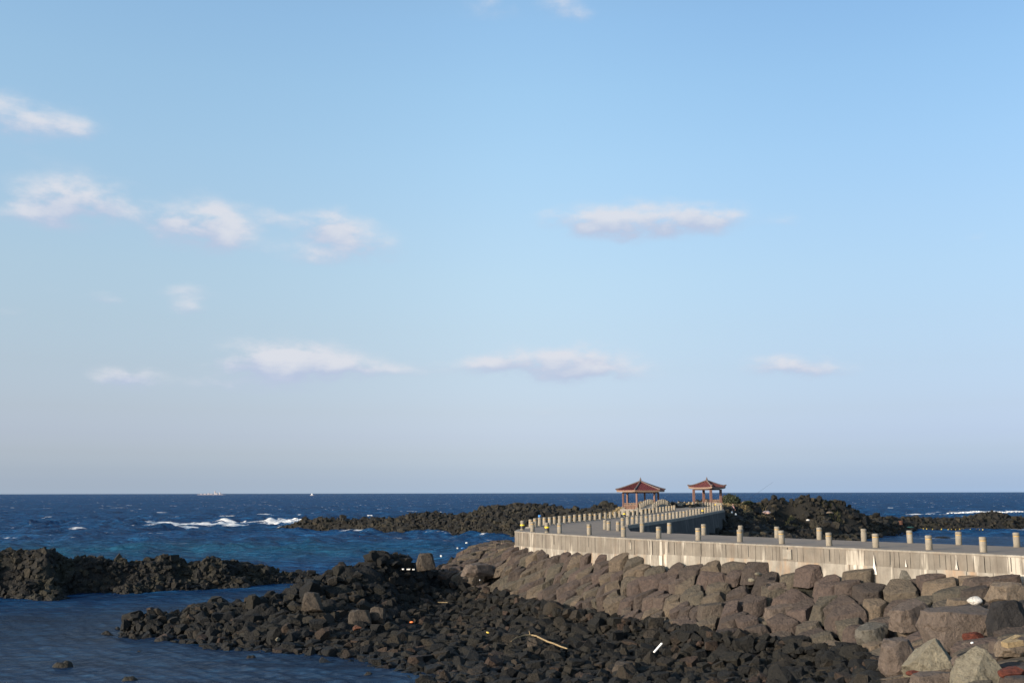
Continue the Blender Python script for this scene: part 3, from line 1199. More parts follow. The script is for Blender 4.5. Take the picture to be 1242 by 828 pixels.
br = empty('arched_footbridge', tuple(bridge_pt(.3, 0)))
tag(br, 'small humped concrete footbridge between the end platform and the left pavilion', 'bridge')
invb = Matrix.Translation(-Vector(br.location))
v, f = [], []
NB = 24
for k in range(NB + 1):
    a, b = bridge_pt(k / NB, -1.1), bridge_pt(k / NB, 1.1)
    v += [(a.x, a.y, a.z), (b.x, b.y, b.z), (b.x, b.y, -4.2), (a.x, a.y, -4.2)]
for k in range(NB):
    for j in range(4):
        f.append((4 * k + j, 4 * k + 4 + j, 4 * k + 4 + (j + 1) % 4, 4 * k + (j + 1) % 4))
f += [(0, 1, 2, 3), (4 * NB + 3, 4 * NB + 2, 4 * NB + 1, 4 * NB)]
m = MB()
m.v, m.f = v, f
o = m.build('arch_deck', M['coping'], br)
o.matrix_parent_inverse = invb
for row, s in (('near', .95), ('far', -.95)):
    for k in range(20):
        q = bridge_pt((k + .5) / 20, s)
        place_bollard(q, 'plain', f'concrete bollard in the {row} row of the humped footbridge, {ORD[k]} from its left', G, .02)

# ------------------------------------------------------------------ foreground shore terrain
def grid_mesh(name, x0, x1, y0, y1, step, zf, mat, keep=None):
    xs = np.arange(x0, x1 + step, step)
    ys = np.arange(y0, y1 + step, step)
    X, Y = np.meshgrid(xs, ys)
    Z = zf(X.ravel(), Y.ravel()).reshape(X.shape)
    v = np.stack([X.ravel(), Y.ravel(), Z.ravel()], 1)
    nx, ny = len(xs), len(ys)
    i = np.arange(nx * ny).reshape(ny, nx)
    f = np.stack([i[:-1, :-1].ravel(), i[:-1, 1:].ravel(), i[1:, 1:].ravel(), i[1:, :-1].ravel()], 1)
    if keep is not None:
        z4 = Z.ravel()[f].max(1)
        f = f[z4 > keep]
        used = np.unique(f)
        remap = np.full(len(v), -1)
        remap[used] = np.arange(len(used))
        v = v[used]
        f = remap[f]
    me = mesh_np(name, v, f, True)
    me.materials.append(mat)
    return link(name, me), v


RIP_POLY = [tuple(LE[0].xy)] + [tuple(head_left[1].xy), tuple(head_left[0].xy)] + FRONT + [(FRONT[-1][0], 5), (12, 18)]
pm = at(1072, 830, -6.2)
RIP_POLY += [(pm.x, pm.y)] + [(p.x, p.y) for p in TOE[::-1]]
for q in ((508, 690, 69), (520, 676, 74), (545, 667, 79), (575, 660, 84), (605, 657, 87)):
    p = pd(*q)
    RIP_POLY.append((p.x, p.y))
RIDGE_POLY = [tuple(atz(*q).xy) for q in [(110, 755, -8.7), (205, 770, -8.6), (300, 770, -7.5), (380, 770, -7.3), (470, 745, -6.9), (520, 715, -6.4), (522, 690, -5.7)]] + [tuple(pd(*q).xy) for q in [(530, 673, 80), (480, 660, 81), (380, 670, 80), (300, 690, 77), (110, 740, 72)]]


def lumps(x, y, sc, seed, sharp=1.0):
    f1, f2, c = worley(x / sc, y / sc, seed)
    return np.clip(1 - f1 * 1.25, 0, 1) ** .6 * (.5 + .5 * c)


def shore_z(x, y):
    z = SURF(x, y)
    inr = in_poly(x, y, RIDGE_POLY)
    n = fbm(np.stack([x * .35, y * .35, x * 0], 1), 4, 3)
    zz = z - .30 + n * .18 - .75 * in_poly(x, y, RIP_POLY)
    P = np.stack([x, y, x * 0], 1)
    wx = x + fbm(P * .6, 3, 5) * 1.1
    wy = y + fbm(P * .6 + 31, 3, 6) * 1.1
    # ridge: rotated, stretched flow lobes
    u = (wx * .8 + wy * .6)
    w = (-wx * .6 + wy * .8)
    rz = z - .95 + lumps(u / 1.8, w, 1.9, 8) * 1.0 + lumps(u / 1.3, w, .85, 9) * .6 + lumps(u, w, .5, 10) * .35 + fbm(np.stack([x * 2.0, y * 2.0, x * 0], 1), 3, 14) * .3
    return np.where(inr, rz, zz)


shore, _ = grid_mesh('rocky_shore', -40, 46, -8, 98, .24, shore_z, M['lava'], keep=-9.7)
tag(shore, kind='structure')

# ------------------------------------------------------------------ riprap : voronoi-packed quarried blocks
def clip_planes(i, U, cand):
    """bisector half-planes in unit space around seed i"""
    d = U[cand] - U[i]
    L = np.linalg.norm(d, axis=1)
    return d / L[:, None], L / 2


bank = empty('embankment', (8, 56, -5))
tag(bank, kind='structure')
invk = Matrix.Translation(-Vector(bank.location))
along = Vector((1, -1, 0)).normalized()
rng = np.random.default_rng(3)
# jittered anisotropic lattice in the ground plane
seeds = []


def size_at(x, y):
    # blocks grow towards the right, nearer part of the bank
    k = np.clip((x - 4) / 18.0, 0, 1)
    return .56 + .32 * k


# every block has its own frame: tilted up to the right at the left end, lying flatter along the wall at the right
minx, maxx, miny, maxy = -10, 36, 18, 88
tries = rng.uniform([minx, miny], [maxx, maxy], (70000, 2))


def frame(x):
    k = np.clip((x - 3) / 12.0, 0, 1)
    th = np.radians(6 - 34 * k)
    return np.cos(th), np.sin(th), 1.55 + .05 * k, .72 + .22 * k


sz = size_at(tries[:, 0], tries[:, 1]) * rng.uniform(.72, 1.28, len(tries))
jt = rng.normal(0, .16, len(tries))
acc = []
cell = {}
C0, S0, A0, B0 = frame(tries[:, 0])
for i in range(len(tries)):
    key = (int(tries[i, 0] // 2.4), int(tries[i, 1] // 2.4))
    good = True
    for a in (-1, 0, 1):
        for b in (-1, 0, 1):
            for j in cell.get((key[0] + a, key[1] + b), ()):
                dx, dy = tries[j, 0] - tries[i, 0], tries[j, 1] - tries[i, 1]
                if math.hypot((dx * C0[i] + dy * S0[i]) / A0[i], (-dx * S0[i] + dy * C0[i]) / B0[i]) < .46 * (sz[i] + sz[j]):
                    good = False
                    break
            if not good:
                break
        if not good:
            break
    if good:
        cell.setdefault(key, []).append(i)
        acc.append(i)
P = tries[acc]
S = sz[acc]
JT = jt[acc]
INSIDE = in_poly(P[:, 0], P[:, 1], RIP_POLY)
zs = SURF(P[:, 0], P[:, 1])
e1 = .5
gx = (SURF(P[:, 0] + e1, P[:, 1]) - SURF(P[:, 0] - e1, P[:, 1])) / (2 * e1)
gy = (SURF(P[:, 0], P[:, 1] + e1) - SURF(P[:, 0], P[:, 1] - e1)) / (2 * e1)
# keep the blocks off the wall
FXY = np.array([(p.x, p.y) for p in FVd])
dist_cam = np.hypot(P[:, 0], P[:, 1])
proj = S / dist_cam
azp = np.degrees(np.arctan2(P[:, 0], P[:, 1]))
gx = np.clip(gx, -.6, .6)
gy = np.clip(gy, -.6, .6)
invis = (np.abs(azp) > 28.5) | (P[:, 1] < 24) | ~INSIDE
proj = np.where(invis, proj * .1, proj)
proj = np.where(INSIDE, proj, -1)
order = np.argsort(-proj)
rank = np.empty(len(P), dtype=int)
rank[order] = np.arange(len(P))
stuff_v, stuff_f, stuff_t = [], [], []
vo = 0
HERO_KEEP = []      # filled by hero stones: (x,y,r)


def add_stuff(v, f, tone):
    global vo
    stuff_v.append(v)
    stuff_f.append(f + vo)
    stuff_t.append(np.full(len(v), tone))
    vo += len(v)


# hero stones of the right foreground: px, py(bottom), width px, height px, world z of base, material, label
HERO = [
    # name, px centre, py centre, z centre, width(m along view-x), depth, height, rz deg, tilt, material, label, kind
    ('boulder', 1166, 762, -4.85, 3.7, 2.4, 2.0, 4, 0, 'brown', 'huge flat-topped brown boulder with cracked front, in the right foreground', 'slab'),
    ('boulder', 1090, 800, -5.45, 1.45, 1.2, 1.55, 20, 6, 'brown', 'pitted brown block left of the pointed buff rock, bottom right', 'block'),
    ('boulder', 1132, 800, -5.2, 2.0, 1.4, 1.75, -12, 0, 'buff', 'pointed buff rock with a shaded right side, bottom right', 'peak'),
    ('boulder', 1188, 815, -5.0, 1.9, 1.4, 1.6, 15, 8, 'buff', 'pale jagged peak-shaped rock at the bottom right edge', 'peak'),
    ('boulder', 1182, 773, -4.95, .85, .6, .5, 0, 0, 'red', 'red scoria rock behind the two pointed buff rocks', 'rough'),
    ('boulder', 1207, 765, -4.75, .6, .5, .5, 40, 0, 'buff', 'knobbly yellowish rock beside the red scoria', 'rough'),
    ('boulder', 1226, 785, -4.7, 1.0, .8, .55, 10, 0, 'tan', 'rounded buff slab at the right edge above the red scree', 'block'),
    ('boulder', 1228, 815, -4.8, .9, .8, .35, 30, 0, 'red', 'flat red scoria rock in the bottom right corner', 'rough'),
    ('boulder', 1110, 816, -5.35, .62, .4, .22, 15, 0, 'red', 'small flat red rock in front of the pointed buff rock', 'rough'),
    ('boulder', 1140, 824, -5.3, 1.9, 1.1, .5, 5, 0, 'brown', 'low brown rock along the bottom edge below the pointed rock', 'block'),
    ('boulder', 1162, 802, -5.05, .55, .5, .5, 50, 0, 'brown', 'small pinkish-brown rock wedged between the two pointed rocks', 'rough'),
    ('boulder', 1181, 728, -4.2, .62, .42, .36, -12, 5, 'white', 'smooth white boulder lying on the huge flat-topped boulder', 'round'),
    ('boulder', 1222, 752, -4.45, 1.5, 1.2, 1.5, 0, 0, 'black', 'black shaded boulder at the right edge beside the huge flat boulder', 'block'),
    ('boulder', 1226, 719, -4.1, 1.9, 1.3, 1.0, 10, 0, 'tan', 'rust-streaked tan boulder at the right edge under the wall', 'block'),
    ('boulder', 1124, 702, -4.1, 3.0, 1.3, .95, 8, -4, 'grey', 'large grey layered boulder with yellow underside below the wall', 'slab'),
    ('boulder', 1184, 708, -4.1, 1.7, 1.3, .9, -20, 0, 'tan', 'broad tan boulder below the wall, right of the layered grey one', 'block'),
    ('boulder', 1012, 716, -4.75, 1.8, .9, .9, 40, 12, 'brown', 'curved brown boulder leaning over a dark hollow under the wall', 'slab'),
    ('boulder', 945, 717, -4.9, 1.7, 1.2, 1.1, 15, 0, 'brown', 'big squarish brown boulder below the left part of the stained wall', 'block'),
    ('boulder', 950, 742, -5.6, 2.2, 1.1, .95, 10, 8, 'brown', 'large brown slab below the squarish boulder', 'slab'),
    ('boulder', 1102, 745, -5.05, 2.0, 1.3, 1.1, 30, 15, 'brown', 'large brown slab tilted up to the left of the orange scrap', 'slab'),
    ('boulder', 1058, 768, -5.8, 1.9, 1.2, .9, 35, 10, 'grey', 'smooth grey-olive slab above the dark rubble at lower right', 'slab'),
    ('boulder', 820, 728, -6.0, .55, .4, .75, 25, 20, 'red', 'small orange-red rock wedged among the brown blocks', 'rough'),
    ('boulder', 904, 757, -6.35, 1.5, 1.1, 1.1, 10, 0, 'rust', 'rust-stained rounded boulder at the foot of the bank', 'round'),
    ('boulder', 925, 763, -6.5, .95, .8, .95, 40, 0, 'black', 'black rock standing in for the dark hole beside the rust-stained boulder', 'round'),  # black stone put in for the shade of a hole
    ('boulder', 874, 695, -4.5, 1.6, 1.1, .9, 10, 0, 'tan', 'tan speckled boulder directly under the wall', 'block'),
    ('boulder', 1007, 692, -4.1, .6, .5, .55, 0, 0, 'rust', 'small orange and red boulder against the foot of the wall', 'round'),
    ('boulder', 1152, 726, -4.75, .26, .2, .3, 0, 0, 'orange', 'small bright orange rock between brown slabs', 'rough'),
    ('boulder', 516, 681, -4.6, 1.35, 1.1, 1.35, 20, 0, 'umber', 'upright rounded boulder at the left end of the brown blocks', 'block'),
    ('boulder', 580, 690, -5.1, 2.4, 1.3, 1.0, 35, 0, 'brown', 'purplish-brown smooth slab near the left end of the bank', 'slab'),
    ('boulder', 378, 729, -6.1, 1.5, 1.2, 1.2, 10, 0, 'umber', 'pale brown angular boulder on the dark lava ridge', 'block'),
    ('boulder', 436, 748, -6.8, 1.5, 1.0, .95, 15, 0, 'umber', 'split brown boulder, left piece, on the rubble below the ridge', 'block'),
    ('boulder', 458, 745, -6.75, 1.1, .9, 1.0, -20, 0, 'umber', 'split brown boulder, right piece, on the rubble below the ridge', 'block'),
    ('boulder', 433, 761, -7.1, .55, .4, .35, 0, 0, 'rust', 'orange-brown stone below the split boulder', 'rough'),
    ('boulder', 339, 768, -7.35, .36, .3, .32, 0, 10, 'buff', 'whitish stone near the waterline, left of the rubble', 'rough'),
    ('boulder', 337, 775, -7.6, .32, .28, .26, 60, 0, 'buff', 'second whitish stone below the first near the waterline', 'rough'),
    ('boulder', 224, 757, -8.0, .7, .45, .35, 10, 0, 'buff', 'pale pinkish rock near the tip of the spit', 'rough'),
    ('boulder', 758, 812, -7.55, 1.15, .9, .85, 30, 0, 'umber', 'brown boulder standing out of the dark rubble, bottom centre', 'block'),
    ('boulder', 647, 780, -7.35, .8, .6, .6, 0, 0, 'umber', 'olive rounded boulder under the driftwood branch', 'block'),
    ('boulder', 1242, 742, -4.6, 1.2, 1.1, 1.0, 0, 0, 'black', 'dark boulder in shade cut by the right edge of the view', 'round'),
]
HERO_SIZED = []
for h in HERO:
    p = atz(h[1], h[2], h[3])
    HERO_SIZED.append((p, h))
    HERO_KEEP.append((p.x, p.y, max(h[4], h[5]) * .42))

hk = np.array(HERO_KEEP)
for i in range(len(P)):
    # planes in unit space (u,v) and height w
    if not INSIDE[i]:
        continue
    c_, s_, a_, b_ = [float(q) for q in frame(P[i, 0])]
    dxy = P - P[i]
    dU = np.stack([(dxy[:, 0] * c_ + dxy[:, 1] * s_) / a_, (-dxy[:, 0] * s_ + dxy[:, 1] * c_) / b_], 1)
    dd = np.hypot(dU[:, 0], dU[:, 1])
    cand = np.where((dd > 0) & (dd < 3.2))[0]
    if len(cand) < 3 or not INSIDE[i]:
        continue
    if np.any(np.hypot(hk[:, 0] - P[i, 0], hk[:, 1] - P[i, 1]) < hk[:, 2] + .1):
        # block covered by a hero boulder: sink it
        sink = .45
    else:
        sink = 0.0
    cand = cand[np.argsort(dd[cand])][:14]
    ri = random.Random(i * 7 + 1)
    N, D = [], []
    for j in cand:
        n = dU[j] / dd[j]
        wgt = S[i] / (S[i] + S[j])
        dist = dd[j] * wgt * ri.uniform(.80, .96)
        tz = ri.uniform(-.12, .22)        # sides lean inwards towards the top
        nn = np.array([n[0], n[1], tz])
        ln = np.linalg.norm(nn)
        N.append(nn / ln)
        D.append(dist / ln)
    hgt = ri.uniform(.46, .64)
    # top planes
    for k in range(ri.choice((1, 2, 2, 3))):
        a = ri.uniform(0, 2 * PI)
        tl = ri.uniform(.08, .55)
        nn = np.array([math.cos(a) * tl, math.sin(a) * tl, 1.0])
        nn /= np.linalg.norm(nn)
        N.append(nn)
        D.append(hgt * ri.uniform(.9, 1.15))
    # a broken corner
    for k in range(ri.choice((0, 1, 1, 2))):
        a = ri.uniform(0, 2 * PI)
        nn = np.array([math.cos(a), math.sin(a), ri.uniform(.4, 1.1)])
        nn /= np.linalg.norm(nn)
        N.append(nn)
        D.append(ri.uniform(.50, .72))
    N.append(np.array([0, 0, -1.0]))
    D.append(.6)
    N = np.array(N)
    D = np.array(D)
    sub = 3 if rank[i] < 300 else 2
    v, f = cut_block(N, D, .035 if rank[i] < 300 else .0, 1)
    if len(v) < 4:
        continue
    if rank[i] < 300:
        v, f = subdiv(v, f, 2)
        v = v * (1 + .02 * fbm(v * 2.3 + i * 3.1, 3, i)[:, None] + .014 * fbm(v * 9 + i, 2, i)[:, None])
    w = v.copy()
    w[:, 0] *= a_
    w[:, 1] *= b_
    ja, jb = math.cos(JT[i] * .5), math.sin(JT[i] * .5)
    w[:, 2] *= min(.80, 1.02 * S[i])
    # to world axes
    X = w[:, 0] * c_ - w[:, 1] * s_
    Y = w[:, 0] * s_ + w[:, 1] * c_
    Z = w[:, 2] + X * gx[i] * .70 + Y * gy[i] * .70
    cz = zs[i] - .34 * S[i] - sink + ri.uniform(-.07, .07)
    verts = np.stack([X, Y, Z], 1)
    dw = np.min(np.hypot(FXY[:, 0] - P[i, 0], FXY[:, 1] - P[i, 1]))
    if dw < .9:
        cz = min(cz, BASEZ - .08 - .25 * (0.9 - dw))
    tone = ri.random()
    if rank[i] < 300:
        me = mesh_np('boulder', verts, f, True, 28)
        set_attr(me, 'tone', np.full(len(verts), tone))
        me.materials.append(M['riprap'])
        o = bpy.data.objects.new('boulder', me)
        o.location = (P[i, 0], P[i, 1], cz)
        COL.objects.link(o)
        o.parent = bank
        o.matrix_parent_inverse = invk
    else:
        add_stuff(verts + np.array([P[i, 0], P[i, 1], cz]), f, tone)
if stuff_v:
    me = mesh_np('boulder_mass', np.vstack(stuff_v), np.vstack(stuff_f), False)
    set_attr(me, 'tone', np.concatenate(stuff_t))
    me.materials.append(M['riprap'])
    o = link('boulder_mass', me, bank)
    o.matrix_parent_inverse = invk
    tag(o, kind='stuff')
print('riprap blocks', INSIDE.sum())


def hero_mesh(kind, seed, sx, sy, sz):
    rg = np.random.default_rng(seed)
    if kind == 'slab':
        N = [[0, 0, 1], [.1, -.15, 1], [-.3, 0, .9], [0, 0, -1], [1, 0, .25], [-1, .1, .1], [0, 1, .1], [0, -1, .25], [.6, -.9, .4], [-.7, -.8, .3], [.8, .7, .3], [-.8, .6, .3], [.3, -.9, .7]]
        D = [.62, .60, .85, .7, .9, .92, .8, .78, .98, .95, 1, 1, .86]
    elif kind == 'block':
        N = [[.1, .1, 1], [-.4, -.2, .9], [0, 0, -1], [1, 0, .2], [-1, 0, .15], [0, 1, .1], [0, -1, .3], [.7, -.7, .5], [-.7, -.7, .2], [.7, .7, .2], [-.7, .6, .4]]
        D = [.75, .85, .8, .82, .85, .8, .75, .85, .95, .98, .95]
    elif kind == 'peak':
        N = [[-.72, -.25, .68], [.88, -.1, .42], [0, -.9, .5], [0, .8, .6], [0, 0, -1], [-.6, -.8, .3], [.6, -.85, .2], [-.9, .4, .3]]
        D = [.52, .50, .55, .6, .9, .8, .75, .85]
    elif kind == 'round':
        N = rnd_dirs(14, rg)
        D = rg.uniform(.85, 1, 14)
    else:
        N = rnd_dirs(16, rg)
        D = rg.uniform(.6, 1, 16)
    N = np.array(N, dtype=float) + (rg.normal(0, .06, (len(N), 3)) if kind in ('slab', 'block', 'peak') else 0)
    N /= np.linalg.norm(N, axis=1)[:, None]
    D = np.array(D) * rg.uniform(.96, 1.04, len(D))
    if kind != 'round':
        N = np.vstack([N, rnd_dirs(12, rg)])
        D = np.concatenate([D, rg.uniform(.86, 1.02, 12) * (.8 if kind == 'peak' else 1)])
    if kind == 'round':
        v, f = poly_rock(4, N, D, 9.0, .05, 2.0, seed)
    else:
        v, f = cut_block(N, D, .045, 2)
        v, f = subdiv(v, f, 3)
        v = v * (1 + .05 * fbm(v * 1.9 + seed * 3.3, 3, seed)[:, None])
    rdg = 1 - np.abs(fbm(v * 3.1 + seed * 1.3, 4, seed + 5)) * 2
    v = v * (1 + .05 * rdg[:, None] + .02 * fbm(v * 9 + seed, 3, seed + 9)[:, None])
    if seed == 100:
        cr_ = np.exp(-((v[:, 2] - .02 - .09 * np.sin(v[:, 0] * 4)) / .035) ** 2) + np.exp(-((v[:, 0] - .25 + .2 * v[:, 2]) / .03) ** 2) * (v[:, 2] < .1)
        v = v * (1 - .10 * np.clip(cr_, 0, 1) * (v[:, 1] < 0))[:, None]
    fine = fbm(v * 5 + seed, 4, seed)
    v = v * (1 + (.05 if kind == 'rough' else .022) * fine[:, None])
    w = v / np.abs(v).max(0) * .5
    w *= np.array([sx, sy, sz])
    return w, f


for k, (p, h) in enumerate(HERO_SIZED):
    name, px, py, z, sx, sy, sz_, rz, tilt, mat, label, kind = h
    v, f = hero_mesh(kind, 100 + k, sx, sy, sz_)
    me = mesh_np('boulder', v, f, True, 38)
    me.materials.append(M[mat])
    o = link('boulder', me)
    o.location = p
    o.rotation_euler = (0, math.radians(-tilt), math.radians(rz))
    tag(o, label, 'boulder')

# ------------------------------------------------------------------ rubble beach
protoR = []
for k in range(22):
    rg = np.random.default_rng(500 + k)
    fl_ = rg.uniform(.6, .95)
    protoR.append((random_rock(3, rg, k, fl_), random_rock(2, rg, k, fl_), random_rock(1, rg, k, fl_)))

BEACH = [tuple(p.xy) for p in [at(150, 752, -8.2)]]
rng = np.random.default_rng(21)
N0 = 60000
cx = rng.uniform(-24, 22, N0)
cy = rng.uniform(32, 84, N0)
zz = SURF(cx, cy)
m = (zz > -9.1) & (zz < -3.0) & ~in_poly(cx, cy, RIP_POLY)
inr = in_poly(cx, cy, RIDGE_POLY)
m &= ~(inr & (rng.random(N0) > .7))
# thin the deep water ones
m &= ~((zz < -8.75) & (rng.random(N0) > .12))
azp = np.degrees(np.arctan2(cx, cy))
m &= (np.abs(azp) < 31)
# keep only camera-side land: nothing under the road
m &= ~((cx > -1) & (cy > np.interp(cx, [p[0] for p in FRONT], [p[1] for p in FRONT])))
m &= ~(cy > 80)
cx, cy, zz, inr = cx[m], cy[m], zz[m], inr[m]
# accept by spacing
size = .08 + .38 * rng.random(len(cx)) ** 2.2
size = np.where(rng.random(len(cx)) < .02, rng.uniform(.42, .62, len(cx)), size)
size = np.where(rng.random(len(cx)) < .03, size * 1.5, size)
size = np.where(inr & (size < .4), size * .72, size) * .88
order = np.argsort(-size)
acc = []
cell = {}
for i in order:
    key = (int(cx[i] // .8), int(cy[i] // .8))
    ok = True
    for a in (-1, 0, 1):
        for b in (-1, 0, 1):
            for j in cell.get((key[0] + a, key[1] + b), ()):
                if math.hypot(cx[i] - cx[j], cy[i] - cy[j]) < (size[i] + size[j]) * .47:
                    ok = False
                    break
            if not ok:
                break
        if not ok:
            break
    if ok:
        cell.setdefault(key, []).append(i)
        acc.append(i)
acc = np.array(acc)
cx, cy, zz, size, inr = cx[acc], cy[acc], zz[acc], size[acc], inr[acc]
print('rubble stones', len(cx))
pj = size / np.hypot(cx, cy)
pj = np.where((np.abs(np.degrees(np.arctan2(cx, cy))) > 27) | (zz < -8.8), 0, pj)
rk = np.argsort(-pj)
beach = empty('rubble_beach', (0, 50, -7.5))
tag(beach, kind='structure')
invr = Matrix.Translation(-Vector(beach.location))
pm_ = []
for k, (hi, mid, lo) in enumerate(protoR):
    me = mesh_np('stone', hi[0], hi[1], True, 34)
    set_attr(me, 'tone', np.full(len(hi[0]), (k * .618) % 1.0))
    me.materials.append(M['rubble'])
    pm_.append(me)
R = rotmats(len(cx), rng, .45)
sv, sf, st = [], [], []
off = 0
big = set(rk[:300].tolist())
for i in range(len(cx)):
    k = int(rng.integers(0, 22))
    zc = zz[i] - .16 + size[i] * rng.uniform(.05, .45)
    if inr[i]:
        zc += .12
    if i in big:
        o = bpy.data.objects.new('stone', pm_[k])
        Mx = Matrix([list(r) for r in R[i]]).to_4x4()
        Mx = Matrix.Translation((cx[i], cy[i], zc)) @ Mx @ Matrix.Scale(size[i] * 1.12, 4)
        COL.objects.link(o)
        o.parent = beach
        o.matrix_parent_inverse = invr
        o.matrix_basis = Mx
    else:
        v, f = protoR[k][1] if size[i] > .16 else protoR[k][2]
        vv = (v * size[i] * rng.uniform(.9, 1.2)) @ R[i].T + np.array([cx[i], cy[i], zc])
        sv.append(vv)
        sf.append(f + off)
        st.append(np.full(len(vv), rng.random()))
        off += len(vv)
me = mesh_np('stone_mass', np.vstack(sv), np.vstack(sf), False)
set_attr(me, 'tone', np.concatenate(st))
me.materials.append(M['rubble'])
o = link('stone_mass', me, beach)
o.matrix_parent_inverse = invr
tag(o, kind='stuff')


# ------------------------------------------------------------------ reefs
def dense(pts, step, jit, rs):
    out = []
    for a, b in zip(pts, pts[1:]):
        n_ = max(1, int(abs(b[0] - a[0]) / step))
        for i in range(n_):
            u = i / n_
            out.append((a[0] + (b[0] - a[0]) * u, a[1] + (b[1] - a[1]) * u + rs.uniform(-jit, jit) * (i > 0), a[2] + (b[2] - a[2]) * u + (rs.uniform(-1.5, 1.5) if i else 0)))
    out.append(pts[-1])
    return out


def reef(name, ctlpts, x0, x1, y0, y1, step, seed, amp, n_st, st_size, bare=None, keep=-9.2):
    S_ = RBF(ctlpts, 1.0 if step > .3 else .6, .2 if step > .3 else .3)

    def zf(x, y):
        z = S_(x, y)
        P = np.stack([x, y, x * 0], 1)
        wx = x + fbm(P * .4, 3, seed) * 1.6
        wy = y + fbm(P * .4 + 31, 3, seed + 1) * 1.6
        fade = np.clip((z + 9.0) / 1.6, 0.15, 1)
        add = (lumps(wx, wy, 2.6, seed + 2) * 1.0 + lumps(wx, wy, 1.2, seed + 3) * .55 + lumps(wx, wy, .6, seed + 4) * .28 - (1.25 if step < .3 else .95)) * amp
        add = add + fbm(P * .12 + 9, 3, seed + 7) * .2 * amp
        return z + add * fade

    o, v = grid_mesh(name, x0, x1, y0, y1, step, zf, M['lava'], keep=keep)
    tag(o, kind='structure')
    rg = np.random.default_rng(seed)
    X = rg.uniform(x0, x1, n_st * 6)
    Y = rg.uniform(y0, y1, n_st * 6)
    Z = zf(X, Y)
    mm = Z > WATER - .15
    for (gx_, gy_, rx_, ry_) in (bare or ()):
        mm &= ~((((X - gx_) / rx_) ** 2 + ((Y - gy_) / ry_) ** 2 < 1) & (rg.random(len(X)) > .08))
    X, Y, Z = X[mm][:n_st], Y[mm][:n_st], Z[mm][:n_st]
    s = rg.uniform(st_size[0], st_size[1], len(X)) * np.where(rg.random(len(X)) < .12, 1.7, 1)
    RR_ = rotmats(len(X), rg, .6)
    sv, sf, st = [], [], []
    off = 0
    for i in range(len(X)):
        k = int(rg.integers(0, 22))
        v, f = protoR[k][2] if s[i] < st_size[1] * .7 else protoR[k][1]
        vv = (v * s[i]) @ RR_[i].T + np.array([X[i], Y[i], Z[i] + s[i] * .1])
        sv.append(vv)
        sf.append(f + off)
        st.append(np.full(len(vv), rg.random() * .85))
        off += len(vv)
    me = mesh_np('loose_rock', np.vstack(sv), np.vstack(sf), False)
    set_attr(me, 'tone', np.concatenate(st))
    me.materials.append(M['lava'])
    q = link('loose_rock', me, o)
    tag(q, kind='stuff')
    return S_, zf


# middle-left reef
mc = []
for q in [(-60, 727), (0, 723.5), (34, 722), (70, 720.5), (111, 719), (145, 717.8), (220, 714), (285, 710.5), (322, 709.5), (350, 706), (375, 700)]:
    p = at(q[0], q[1], WATER)
    mc.append((p.x, p.y, WATER - .05))
    mc.append((p.x, p.y - 3, -9.6))
for q in [(a, b, c * 1.045) for a, b, c in dense([(-60, 672, 86), (0, 670, 85), (22, 669, 85), (42, 664, 84), (60, 667, 84), (69, 677, 85), (85, 683, 86), (120, 679, 87), (145, 681, 88), (180, 680, 89), (215, 677, 90), (240, 681, 91), (262, 676, 92), (290, 681, 93), (330, 684, 95), (370, 688, 97)], 14, .8, random.Random(1))]:
    p = pd(*q)
    mc.append(tuple(p))
    mc.append((p.x - 1.5, p.y + 8, -9.4))
for q in [(a, b, c * 1.045) for a, b, c in [(30, 695, 82), (60, 700, 81.5), (150, 700, 86), (220, 698, 88), (290, 698, 90)]]:
    mc.append(tuple(pd(*q)))
mc += [(-70, 70, -10), (-70, 110, -10), (0, 110, -10), (-10, 80, -9.8)]
reef('lava_reef', mc, -62, -9, 74, 106, .24, 40, .62, 7000, (.10, .36))

# far reef, left part and pavilion headland, one landmass
fc = []
for q in [(345, 640.5), (380, 643.5), (420, 645.5), (450, 647), (520, 648.5), (580, 651), (620, 655)]:
    p = at(q[0], q[1], WATER)
    fc.append((p.x, p.y, WATER))
    fc.append((p.x, p.y - 8, -10.5))
fc += [(2, 150, -10.5), (8, 140, -10.3), (12, 165, -7.5), (15, 150, -8.6)]
for q in [(a, b, c * 1.045) for a, b, c in dense([(345, 640, 226), (366, 631, 224), (395, 627.5, 223), (403, 632, 222), (425, 630, 220), (464, 627.5, 218), (479, 629.5, 217), (494, 623, 216), (530, 622, 214), (546, 626.5, 213), (559, 623, 212), (572, 625.5, 211), (587, 618, 209), (610, 614, 207), (660, 615, 203), (690, 617.5, 200), (708, 620, 197), (744, 615, 196), (760, 619, 184)], 9, .7, random.Random(2))]:
    p = pd(*q)
    fc.append(tuple(p))
    fc.append((p.x - 3, p.y + 16, -10.5))
